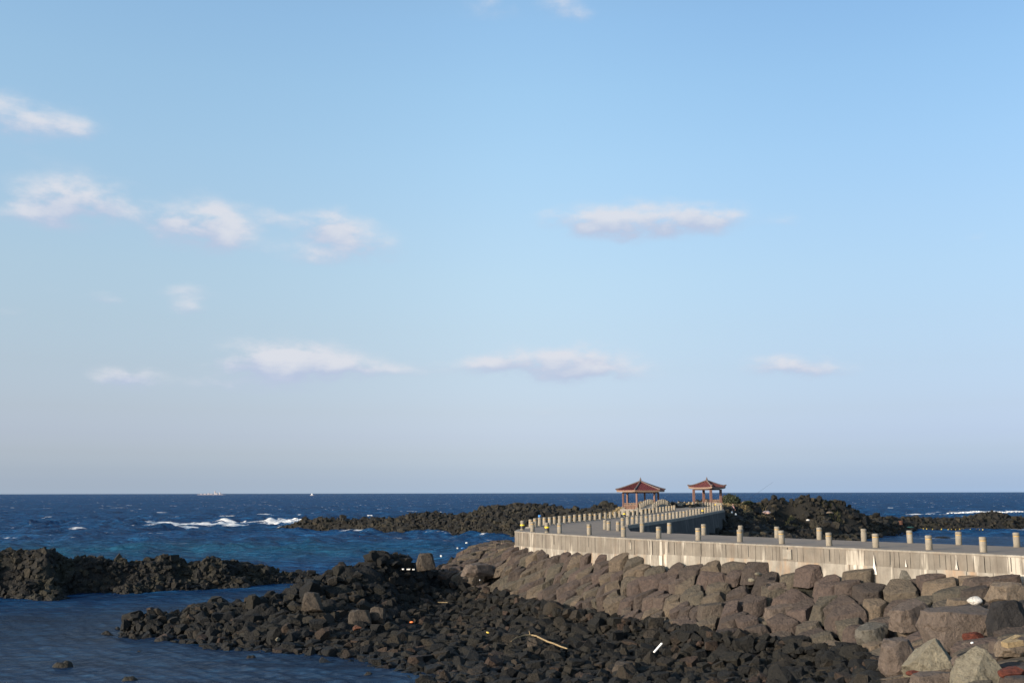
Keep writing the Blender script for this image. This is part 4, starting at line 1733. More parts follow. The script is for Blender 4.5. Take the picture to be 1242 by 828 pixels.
# ground about the pavilions
fc += [tuple(pd(777, 617, 150)), tuple(pd(757, 619, 152)), tuple(pd(800, 616, 158)), tuple(pd(858, 613, 163)), tuple(pd(840, 612, 165)), tuple(pd(874, 614, 165)), tuple(pd(888, 622, 160)), tuple(pd(800, 619, 172)), tuple(pd(830, 617, 174)), tuple(pd(860, 616, 174)), tuple(pd(880, 614, 172)), tuple(pd(800, 640, 195)), tuple(pd(840, 640, 198)), tuple(pd(865, 640, 200)), tuple(pd(730, 627, 160)), tuple(pd(765, 622, 140)), tuple(pd(690, 631, 172))]
for q in dense([(880, 606, 178), (890, 608, 180), (906, 611, 182), (918, 612, 184), (928, 608, 186), (938, 605, 187), (950, 599, 188), (961, 603, 189), (970, 602, 190), (983, 602, 190), (996, 605, 191), (1010, 609, 192), (1022, 613, 193), (1030, 619, 194), (1060, 620, 198), (1071, 623.5, 202), (1104, 626, 208), (1134, 627, 212), (1175, 627.5, 216), (1192, 624, 217), (1211, 620, 218), (1222, 623.5, 219), (1242, 626, 220), (1300, 626, 224), (1380, 628, 228)], 9, .7, random.Random(3)):
    p = pd(q[0], q[1] + (5.5 if q[0] < 930 else 2.5), q[2] + 20 * min(1, max(0, (q[0] - 1040) / 50)))
    fc.append(tuple(p))
    fc.append((p.x + 3, p.y + 20, -10.5))
for q in [(930, 656), (960, 653), (1010, 650.5), (1050, 649.5), (1090, 647), (1120, 645.2), (1160, 644.3), (1210, 643), (1242, 642), (1320, 641), (1400, 641)]:
    p = at(q[0], q[1], WATER)
    fc.append((p.x, p.y, WATER - .7))
    fc.append((p.x - 1, p.y - 5, -10.5))
    fc.append((p.x - 1, p.y - 14, -10.5))
fc += [tuple(pd(*q)) for q in [(900, 635, 150), (900, 622, 165), (930, 625, 170), (960, 625, 176), (1000, 630, 180), (980, 640, 172), (1040, 630, 190), (930, 645, 155), (885, 640, 138)]]
fc += [(30, 125, -9.2), (38, 120, -10), (-20, 260, -11), (120, 260, -11), (20, 100, -10.5), (10, 200, -5.0)]
for p in RRs[2:]:
    fc.append((p.x + 5.5, p.y - 1.6, -5.2 - max(0, (115 - p.y) * .12)))
farS, farZ = reef('headland_reef', fc, -55, 135, 98, 246, .55, 60, .95, 15000, (.18, .6), keep=-9.4, bare=[(pd(884, 612, 174).x, 174, 3, 6), (pd(905, 612, 178).x, 178, 4.2, 7), (pd(924, 611, 180).x, 179, 3.0, 5), (pd(852, 612, 166).x, 166, 5, 5), (pd(775, 617, 156).x, 156, 6, 6)])

# isolated sea rocks
SEA_ROCKS = [(76, 809, 1.0, .5, 'small black rock awash in the lagoon, bottom left'), (130, 770, .75, .4, 'dark rock poking out of the lagoon, left of the spit'), (165, 769, .9, .3, 'low wet rock in the lagoon just left of the rubble spit'), (158, 827, .8, .4, 'wet black rock at the bottom edge of the lagoon'), (185, 759, 1.0, .45, 'flat dark rock off the tip of the spit'),
             (143, 763, .4, .25, 'tiny rock in the lagoon beyond the spit tip'), (196, 778, .9, .5, 'small dark rock near the rubble spit, closest to it'), (169, 792, .4, .25, 'tiny black rock in the open lagoon'), (304, 798, .5, .3, 'small rock awash off the pale stones'), (446, 819, .55, .3, 'small rock in the water at the beach corner'),
             (1083, 649.5, 6.0, .5, 'long low black rock in the inlet behind the road'), (1143, 652.5, 3.0, .5, 'black rock shelf in the inlet, right of the long low one'), (1198, 647, 1.4, .4, 'small black rock in the inlet at far right'),
             (560, 655, 2.2, .45, 'flat rock in the channel left of the road end'), (604, 654, 3.2, .5, 'dark rock near the head of the road, in the channel'), (335, 638, 5.0, .55, 'low dark rock within the breaking surf'), (352, 637.5, 2.6, .6, 'small dark rock at the reef tip in surf'), (1155, 621, 5.0, .6, 'dark rock in the breaking wave beyond the right reef'), (185, 800, .35, .2, 'smallest dark rock in the open lagoon')]
for k, (px, py, w_, h_, lab) in enumerate(SEA_ROCKS):
    p = at(px, py, WATER)
    v, f = ICO[3]
    rg = np.random.default_rng(900 + k)
    vv = v * (1 + .38 * fbm(v * 1.7 + k * 5, 4, 77 + k)[:, None])
    vv = vv * np.array([w_ * .5, w_ * .33, h_ * .75])
    vv[:, 2] += fbm(np.stack([vv[:, 0] * 3 / max(w_ * .4, .5), vv[:, 1] * 3, vv[:, 0] * 0 + k], 1), 3, k) * h_ * .3
    me = mesh_np('sea_rock', vv, f, True, 40)
    set_attr(me, 'tone', np.full(len(vv), .2))
    me.materials.append(M['lava'])
    o = link('sea_rock', me)
    o.location = (p.x, p.y, WATER - .05)
    tag(o, lab, 'rock')

# ------------------------------------------------------------------ the sea
rows = []
r = 14.0
while r < 2200:
    rows.append(r)
    r += max(.14, r * .0056 if r < 500 else r * .012)
while r < 60000:
    rows.append(r)
    r *= 1.12
rows = np.array(rows + [60000.0])
fine = np.linspace(-33, 33, 480)
coarse = np.concatenate([np.linspace(33, 327, 42)[1:-1]])
ang = np.radians(np.concatenate([fine, coarse]))
A, Rr = np.meshgrid(ang, rows)
X = (np.sin(A) * Rr)
Y = (np.cos(A) * Rr)
spacing = np.maximum(Rr * .0056, .14)
lat = Rr * np.radians(66 / 480)
Z = np.zeros_like(X)
open_sea = np.clip((Y - 95) / 90, 0, 1) * 1.0
# the inlet right of the causeway is sheltered
shel = ((X > 12) & (Y < 200)).astype(float)
rough = .10 + .90 * open_sea * (1 - .8 * shel)
wind = math.radians(205)
rw = random.Random(8)
Pf = np.stack([X.ravel(), Y.ravel(), X.ravel() * 0], 1)
gust = fbm(Pf * .01, 3, 91).reshape(X.shape)
warp = fbm(Pf * .03, 3, 92).reshape(X.shape)
for k in range(26):
    lam = 1.6 * (1.16 ** k)
    th = wind + rw.gauss(0, .55)
    kx, ky = math.cos(th) * 2 * PI / lam, math.sin(th) * 2 * PI / lam
    a = .017 * lam ** .82
    if lam > 20:
        a *= math.exp(-(lam - 20) / 22)
    ph = rw.uniform(0, 6.28)
    ok = np.clip((lam / np.maximum(spacing, lat * .8) - 2.5) / 3, 0, 1)
    mod = (1 + .8 * gust)
    s = np.sin(kx * X + ky * Y + ph + warp * (3 + 10 / (1 + lam * .1)))
    if lam > 2.6:
        rg_ = np.where(lam > 4, rough, np.maximum(rough, .22))
    else:
        rg_ = np.maximum(rough, .45)
    Z += a * (1 - np.abs(s) * 1.3) * ok * rg_ * mod * 1.25
Z = Z - Z.mean() * 0 + WATER - .03
v = np.stack([X.ravel(), Y.ravel(), Z.ravel()], 1)
nr, nc = X.shape
idx = np.arange(nr * nc).reshape(nr, nc)
idn = np.roll(idx, -1, 1)
f = np.stack([idx[:-1].ravel(), idx[1:].ravel(), idn[1:].ravel(), idn[:-1].ravel()], 1)
f = f[:, ::-1]
me = mesh_np('sea', v, f, True)


def elong(px, py, lx, ly):
    """soft blob mask on the water around a pixel-surveyed point; lx, ly in metres"""
    p = at(px, py, WATER)
    return np.exp(-((X - p.x) / lx) ** 2 - ((Y - p.y) / ly) ** 2)


foam = np.zeros_like(X)
for px, py, lx, ly, s in [(345, 637.5, 8, 5, 1.1), (320, 638, 11, 5, 1.3), (305, 638, 9, 5, 1.3), (280, 638, 9, 4, 1.1), (245, 638.5, 9, 4, 1.0), (210, 638, 9, 3, 1.0), (175, 637.5, 8, 2.5, .9), (358, 634, 7, 10, 1.1), (335, 636, 10, 9, 1.0), (300, 636, 14, 7, 1.0), (262, 638, 16, 7, .95), (225, 639, 14, 5, .9), (190, 637.5, 10, 4, .85), (210, 640, 12, 4, .7), (245, 641.5, 12, 3.0, .8), (290, 640, 12, 5, .8), (320, 640, 8, 5, .7), (230, 632, 9, 2.5, .5),
                          (380, 643, 11, 2.5, .8), (440, 646.5, 9, 2.2, .7), (600, 652, 8, 2, .6), (520, 649, 8, 2, .4),
                          (1180, 621.5, 13, 7, 1.1), (1150, 622.5, 12, 6, .8), (1225, 620.8, 14, 7, 1.1), (1115, 625, 14, 7, .9), (1240, 643, 6, 3, .7), (1275, 621, 14, 6, 1), (1085, 623, 10, 5, .5), (1070, 648, 5, 1.5, .6),
                          (190, 762, 1.8, 1.2, .5), (300, 791, 4, .8, .35), (400, 800, 4, .8, .3), (18, 642, 3.5, 3, .5), (92, 646, 5, 3, .6), (85, 656, 3, 2, .55), (110, 650, 3, 2, .5), (140, 616, 14, 10, .6), (70, 610, 12, 12, .5), (204, 611, 14, 10, .5)]:
    foam = np.maximum(foam, s * elong(px, py, lx, ly))
shallow = np.zeros_like(X)
for px, py, lx, ly, s in [(60, 676, 22, 20, 1.0), (140, 669, 26, 20, 1.0), (230, 668, 26, 20, 1.0), (320, 671, 26, 18, .9), (400, 668, 18, 16, .6), (20, 668, 24, 22, .6)]:
    shallow = np.maximum(shallow, s * elong(px, py, lx, ly))
calm = 1 - np.clip((Rr - 78) / 25, 0, 1)
set_attr(me, 'foam', foam.ravel())
set_attr(me, 'shallow', shallow.ravel())
set_attr(me, 'calm', np.maximum(calm, shel * .6).ravel())

m, t, b = new_mat('sea_water')
g = t.add('ShaderNodeNewGeometry')
pos = g.outputs['Position']
foamA = t.add('ShaderNodeAttribute', attribute_name='foam').outputs['Fac']
shalA = t.add('ShaderNodeAttribute', attribute_name='shallow').outputs['Fac']
calmA = t.add('ShaderNodeAttribute', attribute_name='calm').outputs['Fac']


def scaled(sx, sy, rz=0.0, loc=(0, 0, 0)):
    mp = t.add('ShaderNodeMapping')
    t.l.new(pos, mp.inputs[0])
    mp.inputs['Scale'].default_value = (sx, sy, 1)
    mp.inputs['Rotation'].default_value = (0, 0, rz)
    mp.inputs['Location'].default_value = loc
    return mp.outputs[0]


big = t.noise(scaled(.010, .02, .2), 1, 4, .6)
med = t.noise(scaled(.07, .20, .25), 1, 6, .72)
finew = t.noise(scaled(.30, .95, .2, (7, 3, 0)), 1, 5, .7)
deep = t.mix(t.maprange(big, .3, .7, 0, 1), (.005, .048, .14, 1), (.010, .080, .22, 1))
deep = t.mix(t.maprange(med, .35, .65, .75, 0), deep, (.002, .020, .062, 1))
near = t.mix(t.maprange(med, .3, .7, 0, 1), (.003, .012, .034, 1), (.008, .034, .085, 1))
wc = t.mix(calmA, deep, near)
wc = t.mix(1.0, wc, t.ramp(finew, [(.32, (.35, .38, .5)), (.5, (.95, .95, .95)), (.68, (2.5, 2.2, 1.8))]), 'MULTIPLY')  # light and dark of the waves painted into the water colour as streaks
turq = t.mix(t.maprange(t.noise(scaled(.12, .35, .1), 1, 4, .6), .35, .65, 0, 1), (.004, .045, .085, 1), (.010, .105, .165, 1))
wc = t.mix(t.math('MULTIPLY', shalA, .62, clamp=True), wc, turq)
# foam
fn = t.noise(scaled(.42, .85, .15), 1, 7, .72)
fn2 = t.noise(scaled(.05, .22, .1), 1, 3, .5)
fm = t.maprange(t.math('ADD', t.math('MULTIPLY', foamA, 1.12), t.math('MULTIPLY', t.math('SUBTRACT', fn, .5), 1.45)), .55, .78, 0, 1, True)
fm = t.math('MULTIPLY', fm, t.maprange(foamA, .08, .3, 0, 1))
# scattered whitecaps on the open sea
wc1 = t.noise(scaled(.10, .13, .15), 1, 5, .62)
wc2 = t.noise(scaled(.9, 1.1, .15, (5, 2, 0)), 1, 3, .7)
sepp = t.add('ShaderNodeSeparateXYZ')
t.l.new(pos, sepp.inputs[0])
opn = t.maprange(sepp.outputs[1], 150, 260, 0, 1)
caps = t.math('MULTIPLY', t.maprange(t.math('ADD', wc1, t.math('MULTIPLY', t.math('SUBTRACT', wc2, .5), .16)), .655, .685, 0, .9), opn)
fm = t.math('MAXIMUM', fm, caps)
col = t.mix(fm, wc, (.72, .74, .76, 1))
h1 = t.noise(scaled(.8, 1.7, .25), 1, 6, .62)
h2 = t.noise(scaled(.16, .34, .35, (3, 9, 0)), 1, 5, .6)
h3 = t.noise(scaled(3.2, 6.5, .15), 1, 4, .6)
bn1 = t.add('ShaderNodeBump')
bn1.inputs['Strength'].default_value = 1.0
t.l.new(t.maprange(calmA, 0, 1, 2.6, .6), bn1.inputs['Distance'])
t.l.new(h2, bn1.inputs['Height'])
bn2 = t.add('ShaderNodeBump')
bn2.inputs['Strength'].default_value = 1.0
t.l.new(t.maprange(calmA, 0, 1, .7, .42), bn2.inputs['Distance'])
t.l.new(h1, bn2.inputs['Height'])
t.l.new(bn1.outputs[0], bn2.inputs['Normal'])
bn3 = t.add('ShaderNodeBump')
bn3.inputs['Strength'].default_value = .8
bn3.inputs['Distance'].default_value = .035
t.l.new(h3, bn3.inputs['Height'])
t.l.new(bn2.outputs[0], bn3.inputs['Normal'])
dif = t.add('ShaderNodeBsdfDiffuse')
t.l.new(col, dif.inputs['Color'])
t.l.new(bn3.outputs[0], dif.inputs['Normal'])
glo = t.add('ShaderNodeBsdfGlossy')
glo.inputs['Roughness'].default_value = .20
t.l.new(bn3.outputs[0], glo.inputs['Normal'])
fr = t.add('ShaderNodeFresnel')
fr.inputs['IOR'].default_value = 1.33
t.l.new(bn3.outputs[0], fr.inputs['Normal'])
gf = t.math('MULTIPLY', t.math('POWER', fr.outputs[0], .8), t.maprange(calmA, 0, 1, .26, .5))
gf = t.math('MULTIPLY', gf, t.maprange(fm, 0, 1, 1, 0))
ms = t.add('ShaderNodeMixShader')
t.l.new(gf, ms.inputs[0])
t.l.new(dif.outputs[0], ms.inputs[1])
t.l.new(glo.outputs[0], ms.inputs[2])
t.l.new(ms.outputs[0], t.n['Material Output'].inputs[0])
me.materials.append(m)
sea = link('sea', me)
tag(sea, kind='structure')
bed = MB().box((0, 0, -12.2), (3000, 3000, .4)).build('seabed', M['seabed'])
tag(bed, kind='structure')

# ---- breaking waves: real heaps of spray
m, t, b = new_mat('spray_foam')
b.inputs['Base Color'].default_value = (.82, .83, .84, 1)
b.inputs['Roughness'].default_value = .9
g = t.add('ShaderNodeNewGeometry')
nn = t.noise(g.outputs['Position'], 2.5, 5, .7)
bump(t, b, nn, .8, .2)
M['spray'] = m


def surf_heap(label, pts, seed, n=240):
    rg = np.random.default_rng(seed)
    sv, sf = [], []
    off = 0
    for (px, py, lx, h) in pts:
        c = at(px, py, WATER)
        for _ in range(n // len(pts)):
            x = rg.normal(0, lx * .5)
            y = rg.normal(0, .8)
            hh = h * math.exp(-(x / lx) ** 2) * rg.uniform(.1, 1)
            s = rg.uniform(.10, .36) * (1 if hh < .8 else .75)
            v, f = protoR[int(rg.integers(0, 22))][2]
            vv = v * s * np.array([1.7, 1, .8]) + np.array([c.x + x, c.y + y, WATER + hh * .75])
            sv.append(vv)
            sf.append(f + off)
            off += len(vv)
    me = mesh_np('breaking_wave', np.vstack(sv), np.vstack(sf), True)
    me.materials.append(M['spray'])
    o = link('breaking_wave', me)
    tag(o, label, 'wave', kind='stuff')


surf_heap('white wave breaking against the left tip of the far reef', [(359, 636, 3.0, 2.4), (350, 637, 4, 1.6), (364, 636, 2, 2.0)], 1, 420)
surf_heap('long line of white surf left of the far reef', [(335, 638, 6, .8), (318, 638.5, 6, .6), (295, 639, 6, .5), (270, 639.5, 8, .4), (245, 639.5, 8, .35), (220, 639.5, 8, .3), (195, 638.5, 8, .3), (172, 638, 6, .25)], 2, 1200)
surf_heap('white breaker beyond the reef at the far right', [(1185, 622.5, 6, 1.5), (1205, 622, 6, .9), (1168, 623, 6, .8), (1232, 622, 8, 1.1)], 3, 420)
surf_heap('spray behind the middle of the far reef', [(449, 628, 1.6, 1.4)], 4, 60)

# ------------------------------------------------------------------ pavilions
def pavilion(name, label, c, n, R, rot, colR, colH, rise, up, rail_sides, col_w):
    root = empty(name, c)
    tag(root, label, 'pavilion')
    ez = colH
    ang = [rot + 2 * PI * k / n for k in range(n)]
    # floor
    poly = [(math.cos(a) * (colR + .5), math.sin(a) * (colR + .5)) for a in ang]
    MB().prism(poly, -1.2, .0).build('floor', M['coping'], root)
    for a in ang:
        x, y = math.cos(a) * colR, math.sin(a) * colR
        w = col_w
        o = MB().box((0, 0, ez / 2), (w, w, ez)).build('column', M['timber'], root, bevel=.02)
        o.location = (x, y, 0)
        o.rotation_euler = (0, 0, a)
        MB().box((x, y, .12), (w + .12, w + .12, .24)).build('column_base', M['coping'], root)
    # ring beam and underside
    for k in range(n):
        a0, a1 = ang[k], ang[(k + 1) % n]
        p0 = Vector((math.cos(a0) * colR, math.sin(a0) * colR, ez - .02))
        p1 = Vector((math.cos(a1) * colR, math.sin(a1) * colR, ez - .02))
        d_ = (p1 - p0).normalized()
        MB().bar(p0 + d_ * (col_w * .6), p1 - d_ * (col_w * .6), .16, .22).build('beam', M['timber'], root)
    NS = 8

    def rp(k, t_, s):
        """point on roof side k: t_ 0 apex..1 eave, s 0..1 across; corners lift up"""
        a0, a1 = ang[k], ang[(k + 1) % n]
        p0 = Vector((math.cos(a0), math.sin(a0), 0)) * R * t_
        p1 = Vector((math.cos(a1), math.sin(a1), 0)) * R * t_
        p = p0.lerp(p1, s)
        z = ez + .28 + rise * max(0.0, 1 - t_) ** 1.03
        corner = abs(2 * s - 1) ** 4
        z += up * corner * max(0, (t_ - .55) / .45) ** 2
        return Vector((p.x, p.y, z))

    C = 7
    for k in range(n):
        m = MB()
        # stepped tile courses
        for j in range(C):
            t0, t1 = .03 + .97 * j / C, .03 + .97 * (j + 1) / C
            lift = .05
            for i in range(NS):
                s0, s1 = i / NS, (i + 1) / NS
                A_, B_ = rp(k, t0, s0), rp(k, t0, s1)
                C_, D_ = rp(k, t1, s1), rp(k, t1, s0)
                b_ = len(m.v)
                C2, D2 = C_ + Vector((0, 0, lift)), D_ + Vector((0, 0, lift))
                m.v += [tuple(A_), tuple(B_), tuple(C2), tuple(D2), tuple(C_), tuple(D_)]
                m.f += [(b_, b_ + 3, b_ + 2, b_ + 1), (b_ + 3, b_ + 5, b_ + 4, b_ + 2)]
        m.build('roof_panel', M['tile'], root)
        # round tile rolls running down the slope
        if True:
            rolls = MB()
            nroll = 13 if n == 6 else 14
            for i in range(1, nroll):
                s = i / nroll
                t_start = .12
                pts = [rp(k, t_, s) + Vector((0, 0, .055)) for t_ in (t_start, .5, 1.0)]
                # converge: keep parallel to the slope line by moving s towards middle at top
                mid = rp(k, 1.0, .5)
                e0 = rp(k, 1, s)
                full = abs(2 * s - 1)
                tt = max(full, .06)
                pts = []
                for q in (tt, tt + (1 - tt) * .5, 1.0):
                    s_ = .5 + (s - .5) / q
                    s_ = min(1, max(0, s_))
                    pts.append(rp(k, q, s_) + Vector((0, 0, .06)))
                rolls.tube(pts, [.045] * 3, 5)
            rolls.build('tile_rolls', M['tile2'], root)
            root.children[-1]['kind'] = 'stuff'
        # fascia board under the eave
        m = MB()
        NN = 10
        for i in range(NN):
            for s_ in ((i / NN, (i + 1) / NN),):
                a_, b_ = rp(k, 1.0, s_[0]), rp(k, 1.0, s_[1])
                ai, bi = rp(k, .95, s_[0]), rp(k, .95, s_[1])
                q = len(m.v)
                dn = Vector((0, 0, -.24))
                m.v += [tuple(a_ + Vector((0, 0, .03))), tuple(b_ + Vector((0, 0, .03))), tuple(b_ + dn), tuple(a_ + dn), tuple(ai + dn), tuple(bi + dn)]
                m.f += [(q, q + 1, q + 2, q + 3), (q + 3, q + 2, q + 5, q + 4)]
        m.build('fascia', M['timber_pale'], root)
        m = MB()
        for i in range(NN):
            a_, b_ = rp(k, .96, i / NN) + Vector((0, 0, -.2)), rp(k, .96, (i + 1) / NN) + Vector((0, 0, -.2))
            m.v += [tuple(a_), tuple(b_), (b_.x * .1, b_.y * .1, ez + .5), (a_.x * .1, a_.y * .1, ez + .5)]
            q = len(m.v) - 4
            m.f += [(q, q + 1, q + 2, q + 3)]
        m.build('soffit', M['timber'], root)
        # hip ridge with a raised end
        pts = []
        for t_ in (0.02, .2, .4, .6, .78, .9, 1.0, 1.045):
            q = rp(k, t_, 0) + Vector((0, 0, .10))
            if t_ > .9:
                q.z += (t_ - .9) * (.3 if n == 6 else 1.0)
            pts.append(q)
        rdg = MB().tube(pts, [.13, .11, .11, .11, .12, .13, .13, .07], 8)
        rdg.build('hip_ridge', M['ridge'], root, smooth=50)
    top = ez + .28 + rise
    MB().lathe([(.22, top - .08), (.26, top + .05), (.14, top + .12), (.11, top + .22), (.16, top + .32), (.10, top + .42), (.04, top + .62), (.01, top + .66)], 12).build('finial', M['ridge'], root, smooth=40)
    for k in range(n):
        if k not in rail_sides:
            continue
        a0, a1 = ang[k], ang[(k + 1) % n]
        p0 = Vector((math.cos(a0) * colR, math.sin(a0) * colR, 0))
        p1 = Vector((math.cos(a1) * colR, math.sin(a1) * colR, 0))
        d_ = (p1 - p0).normalized()
        p0 = p0 + d_ * col_w * .52
        p1 = p1 - d_ * col_w * .52
        up_ = Vector((0, 0, 1))
        for z_ in (.32, .56, .8):
            MB().bar(p0 + up_ * z_, p1 + up_ * z_, .07, .09).build('rail', M['timber_pale'], root)
        for q in (.25, .5, .75):
            p = p0.lerp(p1, q)
            MB().box((p.x, p.y, .43), (.07, .07, .72)).build('baluster', M['timber'], root)
        # bench inside
        c0, c1 = p0 * .84, p1 * .84
        MB().bar(c0 + up_ * .42, c1 + up_ * .42, .36, .07).build('bench_seat', M['timber'], root)
        MB().bar(c0 * .98 + up_ * .2, c1 * .98 + up_ * .2, .28, .36).build('bench_base', M['timber'], root)
    return root


c = pd(777.5, 616.8, 150)
pavilion('hexagonal_pavilion', 'left hexagonal pavilion with dark red tiled roof and six timber posts', (c.x, c.y, c.z), 6, 3.72, math.radians(-170), 2.72, 2.42, 1.28, .05, (0, 3, 4, 5), .24)
c = pd(858.2, 612.2, 162)
pavilion('square_pavilion', 'smaller right pavilion with four posts and upturned corners on its red roof', (c.x, c.y, c.z), 4, 3.05, math.radians(-86), 2.2, 2.5, 1.05, .16, (1,), .36)

# ------------------------------------------------------------------ things about the headland
def leafy(name, label, cat, c, rx, ry, rz_, n, seed, leaf=.12, mat=None):
    """bush: woody stems and hundreds of small leaf faces spread through the crown"""
    root = empty(name, c)
    tag(root, label, cat)
    rg = np.random.default_rng(seed)
    m = MB()
    for k in range(7):
        a = rg.uniform(0, 6.28)
        e = Vector((math.cos(a) * rx * .6, math.sin(a) * ry * .6, rz_ * rg.uniform(.6, 1.1)))
        m.tube([(0, 0, -.2), tuple(e * .5 + Vector((0, 0, .15))), tuple(e)], [.06, .04, .015], 5)
    m.build('stem', M['timber'], root)
    d = rnd_dirs(n, rg)
    rad = rg.uniform(.45, 1, n) ** .5 * (1 + .3 * fbm(d * 2 + seed, 3, seed))
    P_ = d * rad[:, None] * np.array([rx, ry, rz_])
    P_[:, 2] = np.abs(P_[:, 2])
    q = rnd_dirs(n, rg)
    w_ = np.cross(q, rnd_dirs(n, rg))
    w_ /= np.linalg.norm(w_, axis=1)[:, None] + 1e-6
    s = rg.uniform(.6, 1.4, n)[:, None] * leaf
    v = np.stack([P_ - q * s, P_ + w_ * s * .5, P_ + q * s, P_ - w_ * s * .5], 1).reshape(-1, 3)
    f = np.arange(len(v)).reshape(-1, 4)
    me = mesh_np('foliage', v, f, False)
    me.materials.append(mat or M['bush'])
    o = link('foliage', me, root)
    o['kind'] = 'stuff'
    return root


p = pd(885.5, 610, 176)
leafy('bush', 'dark rounded shrub right behind the square pavilion', 'shrub', tuple(p), 1.9, 1.5, 1.55, 3600, 3, .13)
p = pd(907, 611.5, 180)
leafy('bush', 'small dark shrub on the grassy saddle right of the person', 'shrub', tuple(p), 1.0, .9, .7, 1500, 4, .12)

# dry grass on the saddle and moss on the knoll
m, t, b = new_mat('dry_grass')
g = t.add('ShaderNodeNewGeometry')
nn = t.noise(g.outputs['Position'], .8, 4, .6)
t.l.new(t.mix(nn, (.20, .15, .075, 1), (.34, .26, .13, 1)), b.inputs['Base Color'])
b.inputs['Roughness'].default_value = .9
M['drygrass'] = m
m, t, b = new_mat('green_grass')
g = t.add('ShaderNodeNewGeometry')
nn = t.noise(g.outputs['Position'], .9, 4, .6)
t.l.new(t.mix(nn, (.06, .06, .025, 1), (.12, .11, .04, 1)), b.inputs['Base Color'])
b.inputs['Roughness'].default_value = .9
M['greengrass'] = m


def tufts(name, blobs, n, seed, mat, hgt):
    rg = np.random.default_rng(seed)
    xs, ys = [], []
    for (px, py, d, lx, ly) in blobs:
        c = pd(px, py, d)
        xs.append(c.x + rg.normal(0, lx, n // len(blobs)))
        ys.append(c.y + rg.normal(0, ly, n // len(blobs)))
    x = np.concatenate(xs)
    y = np.concatenate(ys)
    z = farZ(x, y)
    keep = z > -6
    x, y, z = x[keep], y[keep], z[keep]
    k = len(x)
    a = rg.uniform(0, 2 * PI, k)
    w = .05
    h = hgt * rg.uniform(.5, 1.3, k)
    lx_, ly_ = rg.normal(0, .12, k), rg.normal(0, .12, k)
    v = np.stack([np.stack([x - np.cos(a) * w, y - np.sin(a) * w, z - .05], 1), np.stack([x + np.cos(a) * w, y + np.sin(a) * w, z - .05], 1), np.stack([x + lx_, y + ly_, z + h], 1)], 1).reshape(-1, 3)
    me = mesh_np(name, v, np.arange(len(v)).reshape(-1, 3), False)
    me.materials.append(mat)
    o = link(name, me)
    tag(o, None, None, kind='stuff')
    return o


o = tufts('dry_grass', [(900, 612, 176, 1.6, 4), (915, 612, 178, 1.8, 4), (928, 612, 179, 1.5, 4), (882, 613, 172, 1.4, 3), (850, 611, 168, 2.0, 2), (760, 618, 158, 3, 3), (740, 619, 165, 3, 4), (720, 621, 170, 3, 4)], 30000, 5, M['drygrass'], .36)
tag(o, 'dry tan grass on the low saddle around the pavilions', 'grass')
o = tufts('green_grass', [(950, 612, 178, 1.3, 2), (957, 615, 177, 1.0, 2), (1012, 612, 188, .8, 2)], 3000, 6, M['greengrass'], .3)
tag(o, 'green and mossy grass on the flank of the rocky knoll', 'grass')


def debris(name, label, cat, px, py, d, build):
    c = pd(px, py, d)
    z = max(float(farZ(np.array([c.x]), np.array([c.y]))[0]), -8.1) if d > 100 else c.z
    o = build()
    o.name = name
    o.location = (c.x, c.y, c.z)
    tag(o, label, cat)
    return o


def lump(mat, sx, sy, sz_, seed, rough=.15):
    v, f = ICO[3]
    vv = v * (1 + rough * fbm(v * 2 + seed, 3, seed)[:, None]) * np.array([sx, sy, sz_]) * .5
    me = mesh_np('lump', vv, f, True, 50)
    me.materials.append(M[mat])
    return link('lump', me)


debris('sack', 'pale pink and white sack lying on the black rocks right of the person', 'sack', 930, 621, 168, lambda: lump('pink', 1.25, .8, .55, 1, .45))
debris('pale_rock', 'pale rock on the flank of the knoll', 'rock', 1007, 621.5, 180, lambda: lump('tan', 1.3, .8, .4, 2, .6))
debris('pale_rock', 'small pale rock among black rocks below the knoll', 'rock', 980, 630.5, 172, lambda: lump('white', .6, .5, .35, 3, .4))
debris('bucket', 'faded red bucket on the right reef', 'bucket', 1093, 636, 196, lambda: MB().lathe([(.30, 0), (.42, .75), (.38, .75), (.28, .06)], 14).build('bucket', M['rust']))
debris('fishing_net', 'heap of teal fishing net on the right reef', 'net', 1104, 639, 194, lambda: lump('teal', 1.2, .7, .22, 5, .5))
debris('blue_drum', 'small light blue drum on the rocks behind the road head', 'drum', 654.5, 627, 175, lambda: MB().lathe([(.2, 0), (.24, .04), (.24, .36), (.2, .4)], 12).build('blue_drum', M['blue']))
debris('white_crate', 'white box standing beside the hexagonal pavilion', 'box', 780.5, 616.3, 146, lambda: MB().box((0, 0, .1), (.4, .3, .42)).build('white_crate', M['whiteplastic'], bevel=.03))
# floats strung along the inlet shore
for k, px in enumerate((1120, 1124, 1131, 1142, 1150, 1154, 1159, 1164, 1169, 1177, 1184, 1188, 1192)):
    y = 640.2 + .12 * (px - 1120) / 10 + random.uniform(-.3, .3)
    c = at(px, y + 1.0, -7.9)
    s = random.uniform(.08, .15)
    o = MB().lathe([(s * .4, -s), (s * .8, -s * .7), (s, 0), (s * .8, s * .7), (s * .4, s)], 10).build('float_buoy', M['yellowp'], smooth=60)
    o.location = c
    tag(o, f'yellow float on the inlet shore behind the road, {ORD[k]} from the left of its string', 'buoy', 'yellow floats along the inlet')
o = MB().lathe([(.05, -.35), (.28, -.2), (.35, 0), (.28, .22), (.1, .38), (.05, .5)], 14).build('orange_buoy', M['orange'], smooth=60)
o.location = at(436, 653.5, WATER + .2)
tag(o, 'round orange and white buoy floating in the channel by the far reef', 'buoy')


